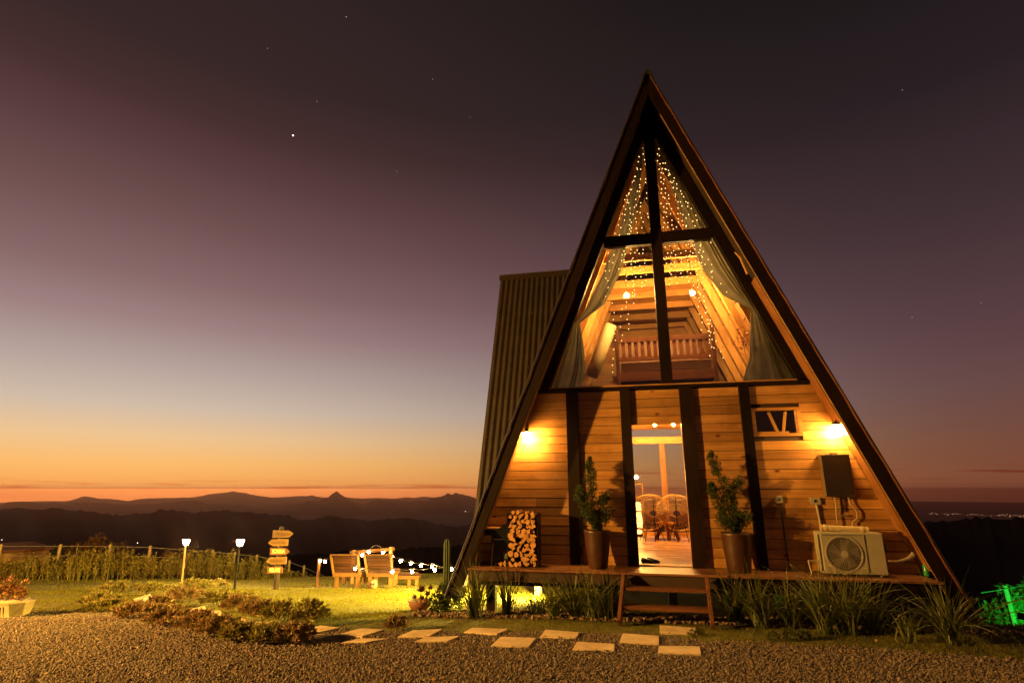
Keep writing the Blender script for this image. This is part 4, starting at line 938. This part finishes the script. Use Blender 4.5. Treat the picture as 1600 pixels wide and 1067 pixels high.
GRN = leafy('garden_leaf', [(.03, .05, .012), (.07, .09, .02), (.10, .11, .025), (.05, .06, .018)], .5, .25)
bush(693, 958, [(-.12, 0, .15, .13), (.05, 0, .22, .15), (.15, 0, .12, .14), (0, .1, .3, .12), (-.05, -.1, .08, .12), (.2, .1, .28, .1)], 2600, .045, GRN, 'leafy_bush', 'leafy green bush between the clay bowl and the strap leaves', 'bush')
bush(1398, 990, [(-.1, 0, .06, .1), (.1, 0, .08, .1), (.3, .05, .05, .08)], 900, .035, GRN, 'low_weed', 'low green weeds under the right end of the deck', 'weeds')
bush(1235, 1000, [(-.2, 0, .03, .06), (0, 0, .05, .07), (.2, .05, .03, .06)], 600, .03, GRN, 'low_weed', 'low weeds on the soil right of the steps', 'weeds')
bush(1082, 994, [(0, 0, .03, .035), (.06, 0, .02, .03)], 90, .03, GRN, 'low_weed', 'tiny weed at the corner of the slab nearest the steps', 'weeds')
# cactus
P = at(697, 905, 9.9); g = float(ground_z(P[0], P[1])); zt = at(697, 833, 9.9)[2]; t = empty('column_cactus', (P[0], P[1], g), 0, label='tall single-stem cactus left of the cabin roof foot', cat='cactus')
m = MB(); n = 20; prof = []; H = (zt-g)*.93
V = []; rows = [0, .2, .5, .8, .93, .98, 1.0]
for f in rows:
    rr = .055*(1 if f < .9 else math.sqrt(max(0, 1-((f-.9)/.1)**2))+.02)
    for k in range(n): a = 2*math.pi*k/n; q = rr*(1+.18*(1 if k % 2 else -1)); V.append((q*math.cos(a)+.012*math.sin(f*3), q*math.sin(a), f*H))
MB().add(V, [(i*n+k, i*n+(k+1) % n, (i+1)*n+(k+1) % n, (i+1)*n+k) for i in range(len(rows)-1) for k in range(n)]).build('stem', plain('cactus_skin', (.07, .10, .035), .6), t)

# ------------------------------------------------------------------ left side: planter, fence, hedge, lamps, sign
P = gnd(12, 964); g = float(ground_z(P[0], P[1])); t = empty('wooden_planter', (P[0]+.02, P[1], g), .12, label='pale ribbed trough planter with orange-leaved plants at the left edge', cat='planter')
PL = wood('pale_planter_wood', (.40, .30, .15), (.60, .46, .26), 'x', knots=False)
def trap(x0, x1, yb0, yb1, yt0, yt1, z0, z1): return MB().hexa([(x0, yb0, z0), (x1, yb0, z0), (x1, yb1, z0), (x0, yb1, z0), (x0, yt0, z1), (x1, yt0, z1), (x1, yt1, z1), (x0, yt1, z1)])
trap(-1.4, .10, -.13, .13, -.19, .19, .0, .19).build('trough', PL, t)
for i in range(34): MB().bar((-1.38+i*.042, -.134, .02), (-1.38+i*.042, -.190, .175), .012, .012).build('rib', PL, t)
MB().add([(.10, -.15, .0), (.22, -.08, .03), (.25, -.10, .22), (.10, -.22, .215), (.10, .15, 0), (.22, .08, .03), (.25, .10, .22), (.10, .22, .215)], [(0, 1, 2, 3), (7, 6, 5, 4), (1, 5, 6, 2), (3, 2, 6, 7), (0, 4, 5, 1)]).build('end_cap', PL, t, bevel=.01)
trap(-1.42, .10, -.20, .20, -.215, .215, .192, .222).build('lip', PL, t)
ORL = leafy('orange_red_leaf', [(.20, .07, .02), (.08, .02, .01), (.40, .20, .05), (.05, .015, .01)], .5, .2)
for i in range(9):
    x = -1.25+i*.165; h_ = random.uniform(.16, .30); m = MB(); 
    for k in range(3): m.tube([(x+k*.02, 0, .2), (x+random.uniform(-.05, .07), random.uniform(-.05, .05), .2+h_)], .006, 4)
    o = m.build('plant_stem', LOGB, t); V, F = clumps([(x, 0, .24+h_*f, .055+.02*f) for f in (.2, .45, .7, 1)], 120, .06, .5); np_mesh('foliage', V, F, ORL, o, kind='stuff')

# fence along the slope
FP = [(2, 850, 19.4), (94, 850, 19.8), (172, 850, 20.2), (236, 852, 20.6), (332, 859, 21.4), (367, 862, 22.0), (402, 866, 22.8), (453, 875, 24.3), (475, 883, 25.6), (513, 900, 28.5)]
fence = empty('post_and_wire_fence', (0, 0, 0), 0, label='fence of pale round posts and two wires behind the hedge', cat='fence')
tops = []
POSTW = wood('fence_post_wood', (.26, .18, .09), (.42, .30, .16), 'z', knots=False)
for px, py, Y in [(-110, 850, 19.2), (-220, 850, 19.1)][::-1]+FP:
    a = at(px, py, Y); g = float(ground_z(a[0], a[1])); tops.append(a); MB().tube([(a[0], a[1], g-.2), (a[0]+random.uniform(-.02, .02), a[1], a[2])], [.055, .048], 9).build('post', POSTW, fence, smooth=False)
for dz in (-.06, -.36):
    MB().tube([(a[0], a[1]-.05, a[2]+dz) for a in tops], .010, 4, False).build('wire', plain('fence_wire', (.45, .38, .30), .5, .6) if dz == -.06 else bpy.data.materials['fence_wire'], fence)
# hedge of upright stalks
HED = leafy('hedge_leaf', [(.13, .11, .02), (.21, .18, .03), (.30, .22, .045), (.16, .14, .03), (.36, .25, .06)], .55, .3)
def hedge(line, n, hgt, mat, lab, lpn=26):
    line = np.array(line); seg = np.linalg.norm(np.diff(line, axis=0), axis=1); cum = np.r_[0, np.cumsum(seg)]; s = rng.uniform(0, cum[-1], n)
    x = np.interp(s, cum, line[:, 0])+rng.normal(0, .12, n); y = np.interp(s, cum, line[:, 1])+rng.normal(0, .22, n)
    h_ = hgt*rng.uniform(.65, 1.12, n)*(1+.15*np.sin(s*2.3)+.1*np.sin(s*6.1))*(.55+.45*sst(-16.0, -14.6, x)); g = ground_z(x, y); B = np.stack([x, y, g], -1)
    D = rng.normal(0, .14, (n, 3)); D[:, 2] = 1; D = unit(D)
    st = np.array([(-.5, 0, 0), (.5, 0, 0), (.3, 0, 1), (-.3, 0, 1)]); X, Y, Z = frames(D, rng.uniform(-.6, .6, n)); V1, F1 = scatter(st, np.array([(0, 1, 2, 3)]), B, X*.022, Y, Z*h_[:, None])
    m = n*lpn; k = np.repeat(np.arange(n), lpn); t_ = rng.uniform(.12, 1.03, m)**.8; P = B[k]+D[k]*(h_[k]*t_)[:, None]+rng.normal(0, .03, (m, 3)); DD = rng.standard_normal((m, 3)); DD[:, 2] = np.abs(DD[:, 2])+.5
    X, Y, Z = frames(DD, rng.uniform(0, 6.3, m)); sz = .085*rng.uniform(.6, 1.3, m); V2, F2 = scatter(SPRIG, SPF, P, X*(sz*.4)[:, None], Y*(sz*.6)[:, None], Z*sz[:, None])
    return tag(np_mesh('hedge', np.concatenate([V1, V2]), np.concatenate([F1, F2+len(V1)]), mat), lab, 'hedge')
hedge([at(-160, 905, 18.8)[:2], at(2, 905, 18.9)[:2], at(100, 905, 19.2)[:2], at(240, 905, 20)[:2], at(340, 908, 20.9)[:2], at(402, 910, 22.2)[:2], at(455, 912, 23.8)[:2], at(500, 912, 26)[:2], at(540, 914, 28)[:2]], 1000, .82, HED, 'leafy green hedge of upright stalks in front of the wire fence')
# garden lamps
def garden_lamp(px, py, tx, ty, lab, lean):
    P = gnd(px, py); g = float(ground_z(P[0], P[1])); top = at(tx, ty, P[1]); H = top[2]-g; dx = top[0]-P[0]
    t = empty('garden_lamp', (P[0], P[1], g), 0, label=lab, cat='lamp', group='lit garden lamps at the lawn edge')
    MB().tube([(0, 0, 0), (dx, 0, H-.05)], [.028, .022], 8).build('pole', lean, t)
    MB().lathe([(.03, H-.07), (.045, H-.05), (.045, H-.045)], (dx, 0, 0), 8).build('holder', BLACK, t)
    me = glow('garden_lamp_glass', (1, .60, .20), L_GARDEN) if 'garden_lamp_glass' not in bpy.data.materials else bpy.data.materials['garden_lamp_glass']
    MB().lathe([(.001, H-.044), (.055, H-.043), (.095, H+.085), (.001, H+.086)], (dx, 0, 0), 4).build('glass', me, t)
    MB().lathe([(.11, H+.088), (.10, H+.10), (.001, H+.14)], (dx, 0, 0), 4).build('cap', BLACK, t)
garden_lamp(284, 912, 290.5, 848, 'left lit garden lamp on a pale post', POSTW); garden_lamp(366, 921, 375, 849, 'right lit garden lamp on a black post', BLACK)
# sign post with arrow boards
P = gnd(431, 921); g = float(ground_z(P[0], P[1])); YS = P[1]; sg = empty('arrow_signpost', (P[0], P[1], g), 0, label='wooden signpost with five carved arrow boards on the lawn', cat='signpost')
def S(px, py): a = at(px, py, YS); return (a[0]-P[0], a[2]-g)
top = S(440.5, 822); MB().tube([(0, 0, -.1), (top[0]*.6, 0, top[1]*.6), (top[0], 0, top[1])], [.07, .055, .05], 10).build('post', UNDER, sg)
ARW = wood('carved_board', (.19, .10, .022), (.30, .17, .04), 'x', knots=False); CARV = plain('carving_paint', (.10, .04, .015), .8, bump=0); CARL = plain('pale_lettering', (.75, .62, .30), .7, bump=0)
boards = [([(429, 828), (454, 828), (460.5, 832.5), (454, 839), (428, 839.5)], ARW, None), ([(421, 847.5), (427, 842), (453, 841), (452, 852), (429, 852.5)], ARW, None),
          ([(424.5, 855), (449, 855), (455, 860.5), (449, 866), (424, 866)], REDWOOD, 'SORRIA'), ([(417.5, 876.5), (424, 870), (450, 868.5), (449.5, 880), (427, 881)], ARW, None), ([(420, 885), (444, 884), (443.5, 894), (420, 895)], REDWOOD, 'RELAXE')]
for q, mt, txt in boards:
    pl = [S(*p) for p in q][::-1]; o = MB().prism(pl, -.095, -.068).build('arrow_board', mt, sg)
    xs = [p[0] for p in pl]; zs = [p[1] for p in pl]; cx_ = (min(xs)+max(xs))/2; cz_ = (min(zs)+max(zs))/2
    if txt:
        cu = bpy.data.curves.new('lettering', 'FONT'); cu.body = txt; cu.size = (max(zs)-min(zs))*.80; cu.align_x = 'CENTER'; cu.align_y = 'CENTER'; cu.extrude = .004; cu.offset = .004
        tmp = bpy.data.objects.new('t', cu); col.objects.link(tmp); bpy.context.view_layer.update(); dg = bpy.context.evaluated_depsgraph_get()
        me = bpy.data.meshes.new_from_object(tmp.evaluated_get(dg)); bpy.data.objects.remove(tmp); me.materials.clear(); me.materials.append(CARL)
        ob = link('lettering', me, o); ob.location = (cx_-(.03 if txt == 'SORRIA' else 0), -.099, cz_); ob.rotation_euler = (R(90), 0, 0); wd = max(v.co.x for v in me.vertices)*2; ob.scale = (min(1, (max(xs)-min(xs))*.68/wd), 1, 1)
    else:
        m = MB()
        for i in range(11):
            x = min(xs)+.11+i*.031; hh = random.uniform(.03, .05); m.bar((x, -.0975, cz_-hh*.7), (x+random.uniform(-.012, .016), -.0975, cz_+hh*.6), .007, .004, (0, 1, 0))
            if random.random() < .6: m.bar((x, -.0975, cz_+random.uniform(-.02, .02)), (x+.02, -.0975, cz_+random.uniform(-.02, .03)), .007, .004, (0, 1, 0))
        m.build('carved_marks', CARV, o, kind='stuff')
# wooden lounge chairs seen from behind
TIMB = wood('bench_timber', (.075, .032, .009), (.13, .058, .016), 'x', knots=False); TIMZ = wood('bench_leg_timber', (.14, .065, .018), (.23, .11, .032), 'z', knots=False); SLAT = wood('bench_slat', (.03, .010, .004), (.055, .019, .007), 'x', knots=False)
def lounge(px0, px1, pb, Y, lab):
    a = at(px0, pb, Y); b = at(px1, pb, Y); g = float(ground_z(a[0], Y)); W = b[0]-a[0]
    t = empty('lounge_chair', (a[0], Y, g), .0, label=lab, cat='bench', group='wooden lounge chairs on the lawn')
    for x in (.0, W-.09):
        for y in (0, .62): MB().box(x, x+.09, y, y+.09, 0, .27).build('leg', TIMZ, t)
    MB().box(-.04, W+.04, -.03, .0, .27, .355).build('frame_rail', TIMB, t); MB().box(-.04, W+.04, .74, .77, .27, .355).build('frame_rail', TIMB, t)
    for x in (-.04, W+.005): MB().box(x, x+.035, .002, .738, .27, .355).build('side_rail', TIMB, t)
    for i in range(6): MB().box(.0, W, .03+i*.118, .13+i*.118, .357, .372).build('seat_slat', SLAT, t)
    for i in range(6):
        z = .385+i*.064; y = .01-(z-.385)*.28; MB().hexa([(-.02-.03*i/6, y, z), (W+.0, y, z), (W, y+.02, z), (-.02-.03*i/6, y+.02, z), (-.03-.03*i/6, y-.016, z+.055), (W, y-.016, z+.055), (W, y, z+.055), (-.03-.03*i/6, y, z+.055)]).build('back_slat', SLAT, t)
    for x0, x1 in ((-.03, -.10), (W, W-.04)): MB().bar((x0, -.01, .35), (x1, -.12, .775), .045, .045, (0, 1, 0)).build('back_stile', TIMZ, t)
    MB().box(-.11, W+.0, -.15, -.105, .772, .80).build('back_rail', TIMB, t)
lounge(521, 560, 923, 14.6, 'left wooden lounge chair seen from behind'); lounge(574, 612, 923, 14.6, 'middle wooden lounge chair seen from behind, under the timber frame')
lt = empty('garden_bench', tuple(at(614, 918, 16.0)), 0, label='long low timber bench right of the lounge chairs under the string lights', cat='bench')
MB().box(0, .72, -.2, .25, .24, .33).build('seat', TIMB, lt); MB().box(.02, .70, -.17, -.13, .36, .42).build('rail', SLAT, lt)
for x in (.03, .42, .62): MB().box(x, x+.08, -.18, -.10, -.25, .238).build('leg', TIMZ, lt)
fr = empty('rustic_pergola', (0, 0, 0), 0, label='rustic timber frame with a lit lantern behind the lounge chairs', cat='frame')
Yf = 16.2; A = at(553, 862, Yf); B = at(611, 857, Yf)
for q in (A, B): MB().tube([(q[0], Yf, float(ground_z(q[0], Yf))), (q[0], Yf, q[2]+.05)], .055, 8).build('post', TIMZ, fr)
MB().tube([(A[0]-.1, Yf, A[2]-.02), (B[0]+.1, Yf, B[2])], .05, 8).build('beam', TIMB, fr)
STR = glow('string_bulb', (1, .50, .17), L_STRING)
q = at(588, 856, Yf); MB().tube([(q[0]+.16*math.cos(a), Yf, q[2]-.05+.12*math.sin(a)) for a in np.linspace(0, math.pi, 9)], .012, 5).build('hoop', BLACK, fr)
# string lights
sl = empty('string_lights', (0, 0, 0), 0, label='string of glowing bulbs looping over the lounge chairs towards the cabin', cat='string lights')
BL = [[(500, 876, 15.2), (508, 877, 15.2), (529, 872, 15.5), (553, 866, 16.1), (566, 867, 16), (576, 862, 16), (598, 863, 16), (612, 870, 15.6), (626, 876, 15.2), (642, 880, 14.8), (658, 883, 14.4), (675, 885, 14), (705, 889, 13.0)],
      [(555, 888, 14.25), (613, 893, 14.3), (644, 893, 14.5), (679, 890, 14.4), (700, 887, 13.6)]]
bm = MB().ball((0, 0, 0), .034, 8, 6).mesh('bulb', STR); skt = MB().lathe([(.016, .02), (.018, .075), (.001, .078)], (0, 0, 0), 6).mesh('socket', BLACK)
for row in BL:
    P3 = [at(*p) for p in row]; pts = []
    for a, b in zip(P3[:-1], P3[1:]):
        for f in np.linspace(0, 1, 5)[:-1]: q = a*(1-f)+b*f; pts.append((q[0], q[1], q[2]+.075-.05*math.sin(f*math.pi)))
    pts.append(tuple(P3[-1]+np.array([0, 0, .075]))); MB().tube(pts, .007, 4, False).build('cable', BLACK, sl)
    for (px, py, Y), p in zip(row, P3):
        if (px, py) in ((529, 872), (553, 866)): continue
        o = link('bulb', bm, sl); o.location = p; o2 = link('socket', skt, o)
for (a, b, Y, lab) in ((498, 919, 15.2, 'slim wooden pole holding the left end of the string lights'),):
    p = at(a, 876, Y); g = float(ground_z(p[0], Y)); o = MB().tube([(p[0], Y+.04, g), (p[0], Y+.04, p[2]+.06)], .04, 8).build('light_pole', TIMZ); tag(o, lab, 'pole')
p = at(560, 893, 14.3); g = float(ground_z(p[0], 14.3))
# low far fence posts behind the chairs
ff = empty('low_fence', (0, 0, 0), 0, label='low row of short dark posts down the slope behind the lounge chairs', cat='fence')
for px in (529, 545, 640, 652, 664, 676, 690, 702, 716): a = at(px, 909, 26+(px-529)*.02); MB().tube([(a[0], a[1], a[2]-.7), (a[0], a[1], a[2]+.35)], .05, 6).build('post', POSTW, ff)
# pale ceramic face planter
P = gnd(583, 920); t = empty('ceramic_pot', (P[0], P[1], float(ground_z(P[0], P[1]))), 0, label='small pale ceramic pot with two dark holes between the lounge chairs', cat='pot')
MB().lathe([(.001, 0), (.07, 0), (.10, .08), (.095, .17), (.06, .21), (.001, .215)], (0, 0, 0), 16).build('body', plain('pale_ceramic', (.16, .12, .08), .5), t, smooth=True)
for x in (-.038, .038): MB().prism([(x+.02*math.cos(k*math.pi/5), .13+.026*math.sin(k*math.pi/5)) for k in range(10)], -.108, -.085).build('hole', BLACK, t)
# timber shed roof beyond the fence at the left
sd = empty('timber_shed', (0, 0, 0), 0, label='low timber shed with a flat reddish roof beyond the fence at the left', cat='shed')
a = at(-60, 868, 23); b = at(77, 858, 27); c = at(-60, 905, 23)
SHW = wood('shed_board', (.50, .30, .11), (.70, .44, .18), 'z', knots=False); n = 22
for i in range(n):
    p = a+(b-a)*(i/n); q = a+(b-a)*((i+.96)/n); MB().hexa([(p[0], p[1], p[2]-1.0), (q[0], q[1], q[2]-1.0), (q[0], q[1]+.03, q[2]-1.0), (p[0], p[1]+.03, p[2]-1.0), (p[0], p[1], p[2]), (q[0], q[1], q[2]), (q[0], q[1]+.03, q[2]), (p[0], p[1]+.03, p[2])]).build('wall_board', SHW, sd)
d = (b-a)/np.linalg.norm(b-a); nn = np.array([-d[1], d[0], 0])
MB().hexa([a-nn*.15, b-nn*.15+d*.1, b+nn*1.0+d*.1+np.array([0, 0, .25]), a+nn*1.0+np.array([0, 0, .25]), a-nn*.15+np.array([0, 0, .10]), b-nn*.15+d*.1+np.array([0, 0, .10]), b+nn*1.0+d*.1+np.array([0, 0, .35]), a+nn*1.0+np.array([0, 0, .35])]).build('roof', plain('red_tin', (.26, .11, .06), .7), sd)
# small trees beyond the fence
def tree(px, pb, pt, Y, r, mat, lab, name='garden_tree', n=3500):
    a = at(px, pb, Y); top = at(px, pt, Y); g = float(ground_z(a[0], Y)); H = top[2]-g; t = empty(name, (a[0], Y, g), 0, label=lab, cat='tree')
    m = MB(); m.tube([(0, 0, -.2), (.03, 0, H*.35), (-.02, .02, H*.7)], [.06, .045, .02], 7); cs = []
    for k in range(9):
        an = random.uniform(0, 6.28); rr = r*random.uniform(.3, .85); z = H*random.uniform(.45, .95); e = (rr*math.cos(an), rr*math.sin(an), z); m.tube([(0, 0, z*.6), e], [.022, .008], 5); cs += [(e[0]+random.gauss(0, .12), e[1]+random.gauss(0, .12), e[2]+random.gauss(0, .1), r*random.uniform(.15, .32)) for _ in range(3)]
    m.build('trunk', LOGB, t); V, F = clumps(cs, n, .10, .45); np_mesh('crown', V, F, mat, t)
RUST = leafy('rust_leaf', [(.10, .04, .02), (.18, .08, .03), (.06, .05, .02)], .6, .2)
tree(150, 905, 843, 23.5, 1.0, RUST, 'rust-leaved small tree beyond the fence left of the lamps'); tree(270, 905, 866, 24.5, .6, RUST, 'low reddish tree beyond the fence behind the left lamp', n=1500); tree(100, 905, 846, 25, .8, GRN, 'dark small tree beyond the shed end', n=1800)

# ------------------------------------------------------------------ right side: green-lit hedge, post and wire
GH = hedge([at(1580, 980, 10.3)[:2], at(1640, 980, 10.2)[:2], at(1760, 980, 9.8)[:2]], 240, .74, HED, 'short hedge lit bright green at the right edge', 30)
rf = empty('wire_fence', (0, 0, 0), 0, label='green-lit post with one slanting wire at the right edge', cat='fence')
a = at(1570, 914, 10.0); MB().tube([(a[0]+.06, 10.0, float(ground_z(a[0], 10))-.1), (a[0], 10.0, a[2])], .036, 8).build('post', POSTW, rf)
b = at(1533, 926, 10.0); c = at(1640, 908, 10.0); MB().tube([b, a-np.array([0, .06, .04]), c], .006, 4, False).build('wire', bpy.data.materials['fence_wire'], rf)
b = at(1571, 934, 10.0); c = at(1640, 926, 10.0); MB().tube([b, c], .005, 4, False).build('wire', bpy.data.materials['fence_wire'], rf)
hedge([at(820, 910, 22)[:2], at(930, 910, 21)[:2], at(1010, 912, 19)[:2]], 220, .8, HED, 'hedge behind the cabin lit green, seen under the floor', 24)
for px, Y in ((850, 20.6), (928, 19.7)):
    a = at(px, 900, Y); o = MB().tube([(a[0], Y, float(ground_z(a[0], Y))), (a[0], Y, a[2]+.4)], .08, 8).build('round_post', POSTW); tag(o, 'round post seen under the cabin floor, %s one' % ('left' if px == 850 else 'right'), 'post', 'posts behind the cabin')

# ------------------------------------------------------------------ unseen lamps of the yard, fixtures invented
def flood(name, loc_, aim, L, colr, size, lab):
    p = Vector(loc_); d = (Vector(aim)-p).normalized(); t = empty(name, tuple(p), 0, label=lab, cat='floodlight')
    up = Vector((0, 0, 1)); a = d.cross(up).normalized(); b = a.cross(d); s = size/2
    MB().add([a*-s-b*s+d*.012, a*s-b*s+d*.012, a*s+b*s+d*.012, a*-s+b*s+d*.012], [(0, 1, 2, 3)]).build('lit_face', glow(name+'_glow', colr, L), t)
    MB().hexa([(-a-b)*s*1.1-d*.05, (a-b)*s*1.1-d*.05, (a-b)*s*1.15+d*.008, (-a-b)*s*1.15+d*.008, (-a+b)*s*1.1-d*.05, (a+b)*s*1.1-d*.05, (a+b)*s*1.15+d*.008, (-a+b)*s*1.15+d*.008]).build('housing', BLACK, t)
    return t
def W(u, v, z): return tuple(ORG+E1*u+E2*v+np.array([0, 0, z]))
flood('unseen_floor_floodlight', W(-1.9, 2.3, .12), W(-6.5, 2.2, -.75), L_FLOOD, (1, .70, .10), .14, 'small unseen floodlight added under the cabin floor to light the lawn')  # source of the lawn light is unseen; this fixture is invented
flood('unseen_wing_floodlight', W(-3.0, 2.6, 1.7), W(-6.0, 3.4, -.6), L_FLOOD*.75, (1, .70, .10), .12, 'unseen floodlight added on the side wing wall above the lawn')  # second invented fixture for the lawn light
g = (7.3, 8.6, float(ground_z(7.3, 8.6))+.15); flood('unseen_green_garden_spot', g, (9.5, 10.3, -.7), L_GREEN, (.01, 1, .10), .08, 'unseen green garden spotlight added at the right edge of the plot')  # invented fixture for the green light on the right hedge, source unseen
g = (3.5, 18.2, float(ground_z(3.5, 18.2))+.2); flood('unseen_green_hedge_spot', g, (2.4, 21, -.9), L_GREEN*.8, (.01, 1, .12), .12, 'unseen green spotlight added for the hedge behind the cabin')  # invented fixture for the green light behind the cabin, source unseen
# unseen source of the light from the left; pole and globe are invented
yl = empty('unseen_yard_lamp', (-10.2, 4.6, 0), 0, label='unseen yard lamp on an added pole left of the drive', cat='lamp')
MB().tube([(0, 0, 0), (0, 0, 2.9)], [.05, .035], 10).build('pole', BLACK, yl); MB().ball((0, 0, 3.02), .13, 12, 8).build('globe', glow('yard_globe', (1, .50, .09), L_YARD), yl); MB().lathe([(.15, 3.13), (.10, 3.18), (.001, 3.22)], (0, 0, 0), 12).build('cap', BLACK, yl)

# ------------------------------------------------------------------ evening haze
hz = NT('evening_haze'); hz.N.remove(hz.b); pv = hz.n('ShaderNodeVolumePrincipled'); pv.inputs['Density'].default_value = .00010; pv.inputs['Anisotropy'].default_value = .94
pv.inputs['Color'].default_value = (1, .62, .52, 1); hz.L.new(pv.outputs[0], hz.out.inputs['Volume'])
MB().box(-13000, 13000, -13000, 13000, VALLEY-6, 13).build('haze', hz.m, kind='stuff', label='thin evening haze over the valley', cat='haze')
